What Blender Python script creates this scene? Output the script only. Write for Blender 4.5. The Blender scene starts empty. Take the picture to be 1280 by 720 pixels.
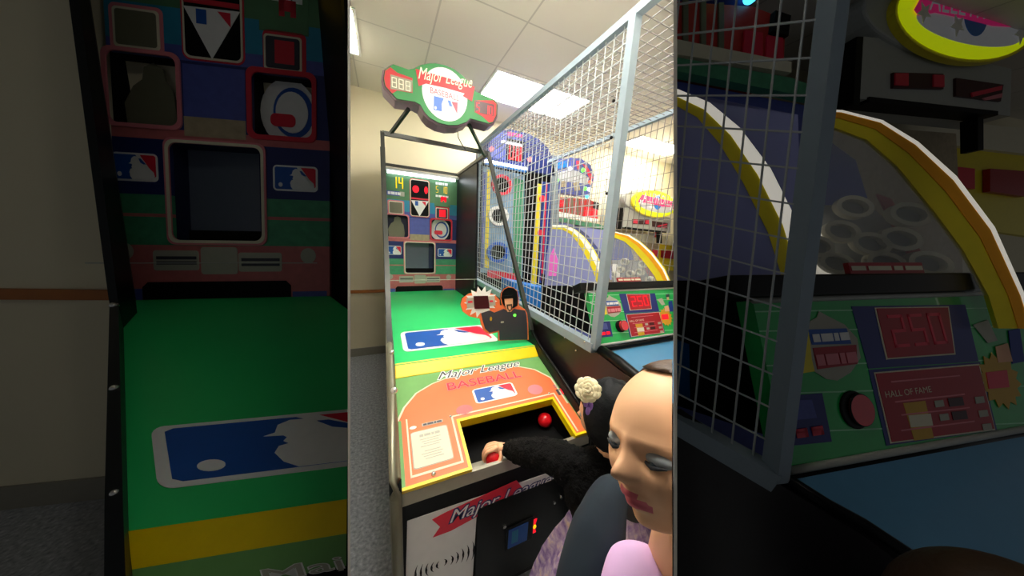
import bpy, bmesh, math, random
from mathutils import Vector, Matrix, noise
random.seed(7)
V3 = Vector
SC = bpy.context.scene
COL = SC.collection
PI = math.pi

# ------------------------------------------------------------------ camera
F = 339.057
M = Matrix(((0.9064012870, -0.4185550251, 0.0569947181),
            (-0.0291814034, -0.1966460118, -0.9800401990),
            (0.4214085341, 0.8866465119, -0.1904542212)))     # rows: right, down, forward
MT = M.transposed()
C = V3((-0.02926817, -0.83594489, 1.55737009))
cam = bpy.data.cameras.new('camera')
cam.sensor_width = 36.0
cam.sensor_fit = 'HORIZONTAL'
cam.lens = 36.0 * F / 1280.0
cam.clip_start = 0.02
co = bpy.data.objects.new('camera', cam)
COL.objects.link(co)
R = Matrix((M[0], -M[1], -M[2])).transposed()
co.matrix_world = Matrix.Translation(C) @ R.to_4x4()
SC.camera = co


def ray(u, v):
    return MT @ V3(((u - 640) / F, (v - 360) / F, 1))


def PD(u, v, d):
    return C + ray(u, v) * d


def PX(u, v, ax, val):
    r = ray(u, v)
    i = 'xyz'.index(ax)
    return C + r * ((val - C[i]) / r[i])


def pj(P):
    q = M @ (V3(P) - C)
    return 640 + F * q.x / q.z, 360 + F * q.y / q.z


def ident(u, v):
    return u, v


ZK = 1280.0 / 404.0


def zoom(u, v):
    return 640 + (u - 640) * ZK, 360 + (v - 360) * ZK


def unzoom(u, v):
    return 640 + (u - 640) / ZK, 360 + (v - 360) / ZK


class Fr:
    """a plane with its own origin, axes and outward normal"""

    def __init__(s, O, U, V, N=None):
        s.O, s.U, s.V = V3(O), V3(U), V3(V)
        s.N = V3(N) if N else s.U.cross(s.V).normalized()

    def at(s, a, b, h=0.0):
        return s.O + s.U * a + s.V * b + s.N * h

    def loc(s, u, v):
        d = ray(u, v)
        A = Matrix((s.U, s.V, -d)).transposed()
        r = A.inverted() @ (C - s.O)
        return r.x, r.y


def hor(a, b, c=None):
    return Fr(a, b, c)


# ------------------------------------------------------------------ materials
def s2l(c):
    return tuple(((x / 255) / 12.92 if x / 255 <= .04045 else ((x / 255 + .055) / 1.055) ** 2.4) for x in c)


MATS = {}


def mat(name, rgb, rough=.5, metal=0, emit=0, alpha=1, var=.06, scale=30, bump=0, trans=0, coat=0, ecol=None):
    if name in MATS:
        return MATS[name]
    m = bpy.data.materials.new(name)
    m.use_nodes = True
    nt = m.node_tree
    b = nt.nodes['Principled BSDF']
    col = s2l(rgb)
    b.inputs['Roughness'].default_value = rough
    b.inputs['Metallic'].default_value = metal
    b.inputs['Alpha'].default_value = alpha
    b.inputs['Transmission Weight'].default_value = trans
    b.inputs['Coat Weight'].default_value = coat
    tc = nt.nodes.new('ShaderNodeTexCoord')
    nz = nt.nodes.new('ShaderNodeTexNoise')
    nz.inputs['Scale'].default_value = scale
    nz.inputs['Detail'].default_value = 4
    nt.links.new(tc.outputs['Object'], nz.inputs['Vector'])
    mx = nt.nodes.new('ShaderNodeMix')
    mx.data_type = 'RGBA'
    mx.inputs[6].default_value = tuple(max(0, x * (1 - var)) for x in col) + (1,)
    mx.inputs[7].default_value = tuple(min(1, x * (1 + var)) for x in col) + (1,)
    nt.links.new(nz.outputs['Fac'], mx.inputs[0])
    nt.links.new(mx.outputs[2], b.inputs['Base Color'])
    if emit:
        b.inputs['Emission Color'].default_value = (s2l(ecol) if ecol else col) + (1,)
        b.inputs['Emission Strength'].default_value = emit
    if bump:
        bp = nt.nodes.new('ShaderNodeBump')
        bp.inputs['Strength'].default_value = bump
        bp.inputs['Distance'].default_value = .01
        nt.links.new(nz.outputs['Fac'], bp.inputs['Height'])
        nt.links.new(bp.outputs['Normal'], b.inputs['Normal'])
    MATS[name] = m
    return m


def mat_ramp(name, stops, scale, rough=.8, detail=6, bump=0, voro=False):
    """a mottled surface of several colours"""
    m = bpy.data.materials.new(name)
    m.use_nodes = True
    nt = m.node_tree
    b = nt.nodes['Principled BSDF']
    b.inputs['Roughness'].default_value = rough
    tc = nt.nodes.new('ShaderNodeTexCoord')
    nz = nt.nodes.new('ShaderNodeTexVoronoi' if voro else 'ShaderNodeTexNoise')
    nz.inputs['Scale'].default_value = scale
    if not voro:
        nz.inputs['Detail'].default_value = detail
    nt.links.new(tc.outputs['Object'], nz.inputs['Vector'])
    cr = nt.nodes.new('ShaderNodeValToRGB')
    el = cr.color_ramp.elements
    while len(el) < len(stops):
        el.new(.5)
    for e, (p, c) in zip(el, stops):
        e.position = p
        e.color = s2l(c) + (1,)
    out = nz.outputs[0]
    nt.links.new(out, cr.inputs[0])
    nt.links.new(cr.outputs[0], b.inputs['Base Color'])
    if bump:
        bp = nt.nodes.new('ShaderNodeBump')
        bp.inputs['Strength'].default_value = bump
        bp.inputs['Distance'].default_value = .01
        nt.links.new(out, bp.inputs['Height'])
        nt.links.new(bp.outputs['Normal'], b.inputs['Normal'])
    MATS[name] = m
    return m


mat('wall', (228, 219, 188), .85, var=.04, scale=3, bump=.05)
mat('wall_dim', (150, 146, 122), .85, var=.05, scale=3)
mat('wood_trim', (176, 106, 42), .5, var=.2, scale=12)
mat('base_trim', (150, 146, 132), .6)
mat_ramp('floor', [(.2, (110, 114, 118)), (.42, (158, 162, 166)), (.58, (178, 182, 186)), (.8, (222, 224, 226))], 60, .75, 8, bump=.1)
mat('partition', (238, 234, 224), .9)  # pale so the added boards bounce light into the middle bay
mat('black', (9, 9, 10), .5, var=.2)
mat('black_gloss', (10, 11, 12), .35, var=.2)
mat('black_wood', (22, 25, 27), .4, var=.25, scale=8)
mat('frame_metal', (52, 54, 50), .35, metal=.3)
mat('chrome', (225, 225, 220), .25, metal=.9)
mat('trim_metal', (120, 118, 100), .35, metal=.6)
mat('steel', (158, 154, 138), .45, metal=.4, var=.12)
mat('grey_frame', (142, 158, 170), .5, metal=.1, var=.05)
mat('wire', (186, 192, 194), .5, metal=.1)
mat('wire_dark', (128, 124, 122), .6)
mat('lane_green', (48, 208, 116), .35, var=.05, scale=6)
mat('deep_green', (24, 150, 70), .4)
mat('field_green', (110, 168, 92), .5, var=.18, scale=14)
mat('orange', (240, 118, 66), .5, var=.07, scale=10)
mat('yellow', (250, 214, 0), .4)
mat('cream', (226, 220, 194), .65)
mat('white', (240, 240, 238), .45)
mat('white_plate', (232, 233, 230), .45, var=.05)
mat('mlb_blue', (26, 88, 176), .4)
mat('mlb_red', (226, 34, 62), .4)
mat('red_art', (214, 42, 62), .45)
mat('pink_line', (224, 130, 140), .5)
mat('navy', (34, 44, 104), .45, var=.15)
mat('sky_blue', (40, 140, 176), .45, var=.2, scale=10)
mat('teal_green', (84, 132, 92), .45, var=.3, scale=9)
mat('violet_blue', (78, 90, 168), .45, var=.2)
mat('dirt_red', (198, 108, 108), .5, var=.2)
mat('grass_art', (70, 150, 110), .5, var=.3)
mat('sand_art', (176, 160, 130), .6, var=.3)
mat('dark_hole', (5, 5, 6), .6)
mat('hole_blue', (22, 30, 66), .5)
mat('hole_grey', (96, 104, 120), .3)
mat('print_dark', (60, 60, 70), .5)
mat('print_grey', (178, 176, 160), .5)
mat('led_red', (220, 4, 30), .5, emit=.9)
mat('led_amber', (240, 190, 10), .4, emit=.75)
mat('led_off', (120, 118, 96), .4)
mat('led_back', (60, 4, 14), .4)
mat('tube', (244, 250, 255), .4, emit=4.0)
mat('sign_green', (4, 112, 44), .5, emit=.02)
mat('sign_white', (190, 192, 198), .5, emit=.05)
mat('sign_red', (168, 6, 20), .5, emit=.02)
mat('sign_rim', (120, 96, 110), .3, metal=.4)
mat('ball_red', (228, 20, 34), .28, coat=.5)
mat('skin', (236, 178, 138), .5, var=.05, scale=20)
mat('skin_close', (246, 190, 146), .5, var=.04, scale=8)
mat('lips', (226, 108, 122), .5)
mat('nail', (240, 190, 180), .3)
mat('eye_white', (225, 232, 236), .2)
mat('iris', (60, 74, 84), .2)
mat('lid', (150, 156, 160), .6)
mat('lash', (34, 38, 44), .7)
mat('hair_black', (8, 11, 15), .6, var=.5, scale=50, bump=.3)
mat('hair_brown', (72, 50, 32), .5, var=.4, scale=60, bump=.3)
mat('fur_black', (5, 5, 6), .95, var=.5, scale=90, bump=1)
mat('jacket', (36, 45, 54), .85, var=.12, scale=12, bump=.2)
mat('lilac', (216, 176, 226), .7, var=.06)
mat_ramp('floral', [(.28, (122, 92, 160)), (.45, (170, 142, 192)), (.58, (206, 184, 206)), (.72, (232, 206, 186))], 38, .8, 3, bump=.6)
mat('petal', (236, 226, 190), .7, var=.1)
mat('petal_violet', (150, 110, 196), .7, var=.1)
mat('legging', (40, 38, 48), .8)
mat('blue_shelf', (84, 148, 190), .3, var=.05, coat=.4)
mat('blue_box', (14, 118, 210), .35)
mat('lavender', (150, 156, 214), .3, var=.10, scale=5, coat=.3)
mat('pink_glow', (236, 110, 206), .4, emit=.15)
mat('arc_yellow', (240, 220, 40), .35)
mat('arc_white', (250, 244, 230), .4, emit=.25)
mat('arc_orange', (250, 170, 20), .35)
mat('board_green', (22, 178, 84), .3, coat=.4, var=.1)
mat('board_line', (160, 226, 180), .4)
mat('board_navy', (24, 40, 120), .35)
mat('board_red', (170, 14, 34), .35)
mat('gold', (206, 160, 30), .4)
mat('button_red', (214, 50, 62), .2, coat=.6)
mat('clear', (235, 240, 245), .08, alpha=.16)
mat('ring_red', (226, 40, 72), .35)
mat('ring_blue', (30, 92, 190), .35)
mat('marquee_navy', (26, 44, 110), .4, var=.2)
mat('toss_art', (128, 160, 190), .45, var=.35, scale=9)
mat('lime', (216, 236, 10), .4, emit=.22)
mat('magenta', (220, 40, 120), .4, emit=.1)
mat('sign_grey', (176, 178, 172), .5)
mat('seat_red', (196, 50, 44), .5, var=.2)
mat('bulb_green', (90, 240, 60), .3, emit=1.6)
mat('bulb_blue', (70, 200, 240), .3, emit=1.6)
mat('bulb_red', (240, 80, 40), .3, emit=1.6)
mat('bulb_white', (230, 230, 250), .3, emit=1.5)
mat('panel_light', (255, 250, 240), .5, emit=24)
mat('light_frame', (225, 225, 220), .5)
mat('jersey_blue', (30, 60, 150), .5)


# ceiling tiles: grid lines every 0.56 m
def ceiling_mat():
    m = bpy.data.materials.new('ceiling_tile')
    m.use_nodes = True
    nt = m.node_tree
    b = nt.nodes['Principled BSDF']
    b.inputs['Roughness'].default_value = .9
    tc = nt.nodes.new('ShaderNodeTexCoord')
    mp = nt.nodes.new('ShaderNodeMapping')
    mp.inputs['Location'].default_value = (-.335, -1.10, 0)
    br = nt.nodes.new('ShaderNodeTexBrick')
    br.offset = 0
    br.inputs['Scale'].default_value = 1
    br.inputs['Brick Width'].default_value = .56
    br.inputs['Row Height'].default_value = .56
    br.inputs['Mortar Size'].default_value = .007
    br.inputs['Mortar Smooth'].default_value = .3
    br.inputs['Color1'].default_value = s2l((214, 208, 196)) + (1,)
    br.inputs['Color2'].default_value = s2l((210, 204, 192)) + (1,)
    br.inputs['Mortar'].default_value = s2l((184, 178, 168)) + (1,)
    nt.links.new(tc.outputs['Object'], mp.inputs[0])
    nt.links.new(mp.outputs[0], br.inputs[0])
    nt.links.new(br.outputs[0], b.inputs['Base Color'])
    MATS['ceiling_tile'] = m


ceiling_mat()
for n_ in ('black', 'black_gloss', 'black_wood', 'dark_hole', 'fur_black', 'hair_black', 'jacket'):
    MATS[n_].node_tree.nodes['Principled BSDF'].inputs['Specular IOR Level'].default_value = .2

# ------------------------------------------------------------------ planes of the added partitions that cut light from the side bays
NL = (MT @ V3((F, 0, 202))).normalized()       # left partition faces the middle bay
NR = (MT @ V3((-F, 0, 202))).normalized()      # right partition faces the middle bay
CLIPS = {
    'c': [(C + NL * .0015, NL), (C + NR * .0015, NR)],
    'l': [(C - NL * .0065, -NL)],
    'r': [(C - NR * .0065, -NR)],
    None: [],
}


# ------------------------------------------------------------------ mesh builder
class MB:
    def __init__(s):
        s.v, s.f, s.m, s.names = [], [], [], []

    def mi(s, name):
        if name not in s.names:
            s.names.append(name)
        return s.names.index(name)

    def add(s, vs, fs, m):
        o = len(s.v)
        s.v += [V3(p) for p in vs]
        k = s.mi(m)
        for f in fs:
            s.f.append([i + o for i in f])
            s.m.append(k)
        return s

    def box(s, a, b, m):
        x0, y0, z0 = a
        x1, y1, z1 = b
        return s.hexa([(x0, y0, z0), (x1, y0, z0), (x1, y1, z0), (x0, y1, z0), (x0, y0, z1), (x1, y0, z1), (x1, y1, z1), (x0, y1, z1)], m)

    def hexa(s, p, m):
        return s.add(p, [(3, 2, 1, 0), (4, 5, 6, 7), (0, 1, 5, 4), (1, 2, 6, 5), (2, 3, 7, 6), (3, 0, 4, 7)], m)

    def rect(s, fr, a0, b0, a1, b1, h0, h1, m):
        return s.prism(fr, [(a0, b0), (a1, b0), (a1, b1), (a0, b1)], h0, h1, m)

    def prism(s, fr, pts, h0, h1, m, side=None):
        n = len(pts)
        ar = sum(pts[i][0] * pts[(i + 1) % n][1] - pts[(i + 1) % n][0] * pts[i][1] for i in range(n))
        if ar < 0:
            pts = list(pts)[::-1]
        vs = [fr.at(a, b, h0) for a, b in pts] + [fr.at(a, b, h1) for a, b in pts]
        s.add(vs, [list(range(n - 1, -1, -1)), list(range(n, 2 * n))], m)
        o = len(s.v) - 2 * n
        k = s.mi(side or m)
        for i in range(n):
            j = (i + 1) % n
            s.f.append([o + i, o + j, o + n + j, o + n + i])
            s.m.append(k)
        return s

    def ring(s, fr, outer, inner, h0, h1, m):
        n = len(outer)
        for i in range(n):
            j = (i + 1) % n
            p = [outer[i], outer[j], inner[j], inner[i]]
            s.hexa([fr.at(*q, h0) for q in p] + [fr.at(*q, h1) for q in p], m)
        return s

    def tube(s, pts, r, m, n=8):
        pts = [V3(p) for p in pts]
        rs = r if isinstance(r, (list, tuple)) else [r] * len(pts)
        rings = []
        for i, p in enumerate(pts):
            t = (pts[min(i + 1, len(pts) - 1)] - pts[max(i - 1, 0)]).normalized()
            a = t.cross(V3((0.123, .2, 1))).normalized()
            b = t.cross(a).normalized()
            rings.append([p + (a * math.cos(2 * PI * k / n) + b * math.sin(2 * PI * k / n)) * rs[i] for k in range(n)])
        vs = [q for rg in rings for q in rg]
        fs = []
        for i in range(len(pts) - 1):
            for k in range(n):
                fs.append([i * n + k, i * n + (k + 1) % n, (i + 1) * n + (k + 1) % n, (i + 1) * n + k])
        fs.append(list(range(n - 1, -1, -1)))
        fs.append([(len(pts) - 1) * n + k for k in range(n)])
        return s.add(vs, fs, m)

    def sphere(s, c, r, m, n=16, sc=(1, 1, 1), rot=None):
        c = V3(c)
        vs, fs = [], []
        h = n // 2
        for i in range(h + 1):
            th = PI * i / h
            for k in range(n):
                ph = 2 * PI * k / n
                q = V3((math.sin(th) * math.cos(ph) * sc[0], math.sin(th) * math.sin(ph) * sc[1], math.cos(th) * sc[2])) * r
                if rot:
                    q = rot @ q
                vs.append(c + q)
        for i in range(h):
            for k in range(n):
                fs.append([i * n + k, (i + 1) * n + k, (i + 1) * n + (k + 1) % n, i * n + (k + 1) % n])
        return s.add(vs, fs, m)

    def bar(s, a, b, w, m, up=(0, 0, 1), w2=None):
        a, b = V3(a), V3(b)
        t = (b - a).normalized()
        x = t.cross(V3(up)).normalized()
        y = x.cross(t).normalized()
        w2 = w2 or w
        q = [(-w / 2, -w2 / 2), (w / 2, -w2 / 2), (w / 2, w2 / 2), (-w / 2, w2 / 2)]
        return s.hexa([a + x * i + y * j for i, j in q] + [b + x * i + y * j for i, j in q], m)

    def build(s, name, parent=None, clip=None, smooth=False, bevel=0, solid=False):
        me = bpy.data.meshes.new(name)
        off = parent.matrix_world.translation if parent else V3()
        if parent:
            off = TRUE_LOC.get(parent.name, V3())
        me.from_pydata([tuple(p) for p in s.v], [], s.f)
        for nme in s.names:
            me.materials.append(MATS[nme])
        me.polygons.foreach_set('material_index', s.m)
        bm = bmesh.new()
        bm.from_mesh(me)
        bmesh.ops.remove_doubles(bm, verts=bm.verts, dist=1e-6)
        if bevel:
            bmesh.ops.bevel(bm, geom=[e for e in bm.edges if e.is_manifold and e.calc_face_angle(0) > .6], offset=bevel, segments=2, affect='EDGES', profile=.5)
        for co_, no in CLIPS[clip]:
            bmesh.ops.bisect_plane(bm, geom=bm.verts[:] + bm.edges[:] + bm.faces[:], plane_co=co_, plane_no=no, clear_inner=True)
        bm.normal_update()
        bmesh.ops.translate(bm, verts=bm.verts, vec=-off)
        bm.to_mesh(me)
        bm.free()
        if smooth:
            me.polygons.foreach_set('use_smooth', [True] * len(me.polygons))
        o = bpy.data.objects.new(name, me)
        COL.objects.link(o)
        if parent:
            o.parent = parent
            TRUE_LOC[o.name] = off
        else:
            # put the origin at the base of the thing
            if me.vertices:
                xs = [v.co for v in me.vertices]
                b = V3(((min(v.x for v in xs) + max(v.x for v in xs)) / 2, (min(v.y for v in xs) + max(v.y for v in xs)) / 2, min(v.z for v in xs)))
                if not name.startswith(('ceiling', 'floor')):
                    for v in me.vertices:
                        v.co -= b
                    o.location = b
                    TRUE_LOC[o.name] = b.copy()
        return o


TRUE_LOC = {}


def tag(o, label=None, cat=None, group=None, kind=None):
    if label:
        o['label'] = label
    if cat:
        o['category'] = cat
    if group:
        o['group'] = group
    if kind:
        o['kind'] = kind
    return o


def thing(name, loc, label, cat, group=None):
    o = bpy.data.objects.new(name, None)
    COL.objects.link(o)
    o.location = loc
    TRUE_LOC[o.name] = V3(loc)
    return tag(o, label, cat, group)


def rr(x0, y0, x1, y1, r, n=5):
    if x0 > x1:
        x0, x1 = x1, x0
    if y0 > y1:
        y0, y1 = y1, y0
    r = min(r, (x1 - x0) / 2.01, (y1 - y0) / 2.01)
    out = []
    for cx, cy, a0 in ((x1 - r, y1 - r, 0), (x0 + r, y1 - r, 90), (x0 + r, y0 + r, 180), (x1 - r, y0 + r, 270)):
        for i in range(n + 1):
            a = math.radians(a0 + 90 * i / n)
            out.append((cx + r * math.cos(a), cy + r * math.sin(a)))
    return out


def ell(cx, cy, rx, ry, n=32, rot=0):
    c, s_ = math.cos(rot), math.sin(rot)
    return [(cx + rx * math.cos(2 * PI * i / n) * c - ry * math.sin(2 * PI * i / n) * s_,
             cy + rx * math.cos(2 * PI * i / n) * s_ + ry * math.sin(2 * PI * i / n) * c) for i in range(n)]


_TX = {}


def text_mesh(s_, offset=0.0):
    k = (s_, offset)
    if k in _TX:
        return _TX[k]
    cu = bpy.data.curves.new('t', 'FONT')
    cu.body = s_
    cu.offset = offset
    cu.resolution_u = 3
    o = bpy.data.objects.new('t', cu)
    COL.objects.link(o)
    dg = bpy.context.evaluated_depsgraph_get()
    dg.update()
    me = o.evaluated_get(dg).to_mesh()
    vs = [tuple(v.co) for v in me.vertices]
    fs = [list(p.vertices) for p in me.polygons]
    o.evaluated_get(dg).to_mesh_clear()
    bpy.data.objects.remove(o)
    bpy.data.curves.remove(cu)
    _TX[k] = (vs, fs)
    return _TX[k]


def text(mb, fr, s_, x0, y0, x1, y1, h, m, shear=0, rot=0, rise=0, outline=None, oo=.03, wave=None):
    """lettering stretched into the box x0..x1, y0..y1 of a plane"""
    vs, fs = text_mesh(s_)
    ax0, ax1 = min(v[0] for v in vs), max(v[0] for v in vs)
    ay0, ay1 = min(v[1] for v in vs), max(v[1] for v in vs)

    def put(vs, fs, m, h):
        P = []
        for x, y, z in vs:
            a = (x - ax0) / (ax1 - ax0)
            b = (y - ay0) / (ay1 - ay0)
            X = x0 + (x1 - x0) * a + shear * (y1 - y0) * b
            Y = y0 + (y1 - y0) * b + rise * a
            if wave:
                Y += wave(a)
            P.append(fr.at(X, Y, h))
        mb.add(P, fs, m)
    if outline:
        v2, f2 = text_mesh(s_, oo)
        put(v2, f2, outline, h)
        put(vs, fs, m, h + .0008)
    else:
        put(vs, fs, m, h)


SEG = {'0': 'abcdef', '1': 'bc', '2': 'abged', '4': 'fgbc', '5': 'afgcd', '8': 'abcdefg', '9': 'abcfgd', 'A': 'abcefg', ' ': '', '7': 'abc', '6': 'afgcde', '3': 'abgcd'}


def smallprint(mb, fr, x0, y0, x1, y1, h, m, parts=(3, 5, 2, 4)):
    """a line of print too small to read: bars of uneven length"""
    tot = sum(parts) + .6 * (len(parts) - 1)
    x = x0
    for p in parts:
        w = (x1 - x0) * p / tot
        mb.rect(fr, x, y0, x + w, y1, h, h + .0006, m)
        x += w + (x1 - x0) * .6 / tot


def seg(mb, fr, s_, x0, y0, x1, y1, h, m, t=.12, off=None):
    n = len(s_)
    w = (x1 - x0) / n
    H = y1 - y0
    for i, c in enumerate(s_):
        a = x0 + i * w + w * .12
        cw = w * .72
        T = cw * t * 1.3
        q = {'a': (a, y1 - T, a + cw, y1), 'd': (a, y0, a + cw, y0 + T), 'g': (a, y0 + H / 2 - T / 2, a + cw, y0 + H / 2 + T / 2),
             'f': (a, y0 + H / 2, a + T, y1), 'b': (a + cw - T, y0 + H / 2, a + cw, y1),
             'e': (a, y0, a + T, y0 + H / 2), 'c': (a + cw - T, y0, a + cw, y0 + H / 2)}
        for k in 'abcdefg':
            if k in SEG[c]:
                mb.rect(fr, *q[k], h, h + .0008, m)
            elif off:
                mb.rect(fr, *q[k], h, h + .0006, off)


def mlb(mb, fr, x0, y0, w, h, e=0.0, st=.0012, rim='white'):
    """the red, white and blue batter emblem"""
    T = lambda pts: [(x0 + a * w, y0 + b * h) for a, b in pts]
    r = min(abs(w), abs(h)) * .16
    mb.prism(fr, rr(x0, y0, x0 + w, y0 + h, r), e, e + st, rim)
    mb.prism(fr, T([(.045, .12), (.075, .07), (.62, .07), (.62, .93), (.075, .93), (.045, .88)]), e + st, e + 2 * st, 'mlb_blue')
    mb.prism(fr, T([(.60, .93), (.92, .93), (.955, .88), (.955, .20), (.93, .16)]), e + st, e + 2 * st, 'mlb_red')
    mb.prism(fr, T([(.44, .07), (.40, .17), (.385, .32), (.41, .42), (.45, .45), (.435, .50), (.455, .56), (.445, .60), (.375, .615),
                    (.42, .66), (.445, .80), (.50, .875), (.57, .87), (.625, .80), (.66, .70), (.74, .60), (.82, .47),
                    (.91, .33), (.93, .20), (.90, .12), (.82, .07)]), e + 2 * st, e + 3 * st, rim)
    mb.prism(fr, T([(.53, .93), (.62, .93), (.90, .28), (.86, .24)]), e + 2 * st, e + 3 * st, rim)
    mb.prism(fr, T([(.60, .80), (.645, .80), (.76, .60), (.70, .60), (.64, .66)]), e + 3 * st, e + 4 * st, 'mlb_blue')
    mb.prism(fr, T(ell(.17, .24, .045, .085, 20)), e + 2 * st, e + 3 * st, rim)


def px(fr, pts, Z=ident):
    return [fr.loc(*Z(u, v)) for u, v in pts]


# ================================================================== THE SETTING
CEIL = 2.976
b = MB(); b.box((-6, -3.0, -.06), (9, 4.2, 0), 'floor')
tag(b.build('floor'), kind='structure')
b = MB(); b.box((-6, -3.0, CEIL), (9, 4.2, CEIL + .06), 'ceiling_tile')
tag(b.build('ceiling'), kind='structure')
YW = 2.74
b = MB(); b.box((-2, YW, 0), (7.5, YW + .08, CEIL), 'wall')
tag(b.build('wall_back', clip='c'), kind='structure')
b = MB(); b.box((-2, YW - .018, .79), (7.5, YW - .001, .825), 'wood_trim')
tag(b.build('trim_1', clip='c'), kind='structure')
b = MB(); b.box((-2, YW - .012, 0.001), (7.5, YW - .001, .10), 'base_trim')
tag(b.build('baseboard_back', clip='c'), kind='structure')


def partition(u, n, name, depth_end=None):
    """an added floor-to-ceiling board between two bays, keeps the side bay dim"""
    r0 = ray(u, 360)
    dn = MT @ V3((0, 1, 0))

    def pt(a=None, y=None, z=0.0):
        if a is not None:
            bb = (z - C.z - a * r0.z) / dn.z
            return C + r0 * a + dn * bb
        A = Matrix(((r0.y, dn.y), (r0.z, dn.z)))
        rhs = Vector((y - C.y, z - C.z))
        s_ = A.inverted() @ rhs
        return C + r0 * s_.x + dn * s_.y
    near = depth_end or .27
    q = [pt(a=near, z=.001), pt(y=YW - .001, z=.001), pt(y=YW - .001, z=CEIL - .001), pt(a=near, z=CEIL - .001)]
    q2 = [p - n * .003 for p in q]
    mb = MB()
    mb.hexa(q + q2, 'partition')
    tag(mb.build(name), kind='structure')


partition(438, NL, 'added_partition_left', .36)
partition(842, NR, 'added_partition_right')

# ceiling light panels (2 in the photo side by side, one far right, one at left) and two added out of view to brighten the player end
LG = 'recessed square ceiling lights'
for i, (x, y, lab) in enumerate([
        (.90, 1.68, 'square ceiling light beside the hexagonal baseball sign'),
        (1.46, 1.68, 'square ceiling light seen through the top of the grey wire cage, beside another'),
        (3.15, 2.05, 'ceiling light low at the right, above the oval lime sign'),
        (-.66, 1.56, 'ceiling light cut off at the top left corner of the bright bay'),
        (.02, -.50, 'added unseen ceiling light above the player end of the baseball game'),
        (.50, .10, 'added unseen ceiling light above the green lane of the baseball game')]):
    t = thing('ceiling_light', (x + .26, y + .28, CEIL - .012), lab, 'ceiling light', LG)
    w, l = (.50, .56) if i != 2 else (1.0, .42)
    m = MB()
    for a in ((x, y, x + w, y + .02), (x, y + l - .02, x + w, y + l), (x, y + .02, x + .02, y + l - .02), (x + w - .02, y + .02, x + w, y + l - .02)):
        m.box((a[0], a[1], CEIL - .012), (a[2], a[3], CEIL - .0005), 'light_frame')
    m.build('frame', t, clip='c')
    m = MB(); m.box((x + .02, y + .02, CEIL - .008), (x + w - .02, y + l - .02, CEIL - .002), 'panel_light')
    m.build('diffuser', t, clip='c')

# ================================================================== GAME 1: the baseball pitching game in the bright bay
W = .8
YB, ZT, ZB = 2.644, 2.212, .809       # backboard
YL, ZL = .527, .892                   # front of the lane
PY, PZ, FZ = .50, .850, .692          # panel top, panel front
F_bb = Fr((0, YB, 0), (1, 0, 0), (0, 0, 1), (0, -1, 0))
dl = V3((0, YL - YB, ZL - ZB))
F_lane = Fr((0, YB, ZB), (1, 0, 0), dl, V3((0, ZB - ZL, 0)).normalized() if False else V3((0, 0, 1)))
F_pan = Fr((0, 0, FZ), (1, 0, 0), V3((0, PY, PZ - FZ)))
F_front = Fr((0, 0, 0), (1, 0, 0), (0, 0, 1), (0, -1, 0))
F_sign = Fr((0, 1.3, 0), (1, 0, 0), (0, 0, 1), (0, -1, 0))


def bbl(*pts):
    """zoomed left-bay pixels to backboard plane coordinates"""
    return [F_bb.loc(*unzoom(u, v)) for u, v in pts]


def bbrect(u0, v0, u1, v1):
    (a, b), (c, d) = bbl((u0, v0), (u1, v1))
    # average the slant of the perspective
    (e, f), (g, h) = bbl((u0, v1), (u1, v0))
    return (a + e) / 2, (d + f) / 2, (c + g) / 2, (b + h) / 2


H_left = bbrect(142, 70, 230, 159)
H_right = bbrect(320, 90, 399, 169)
H_big = bbrect(216, 180, 333, 301)


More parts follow.
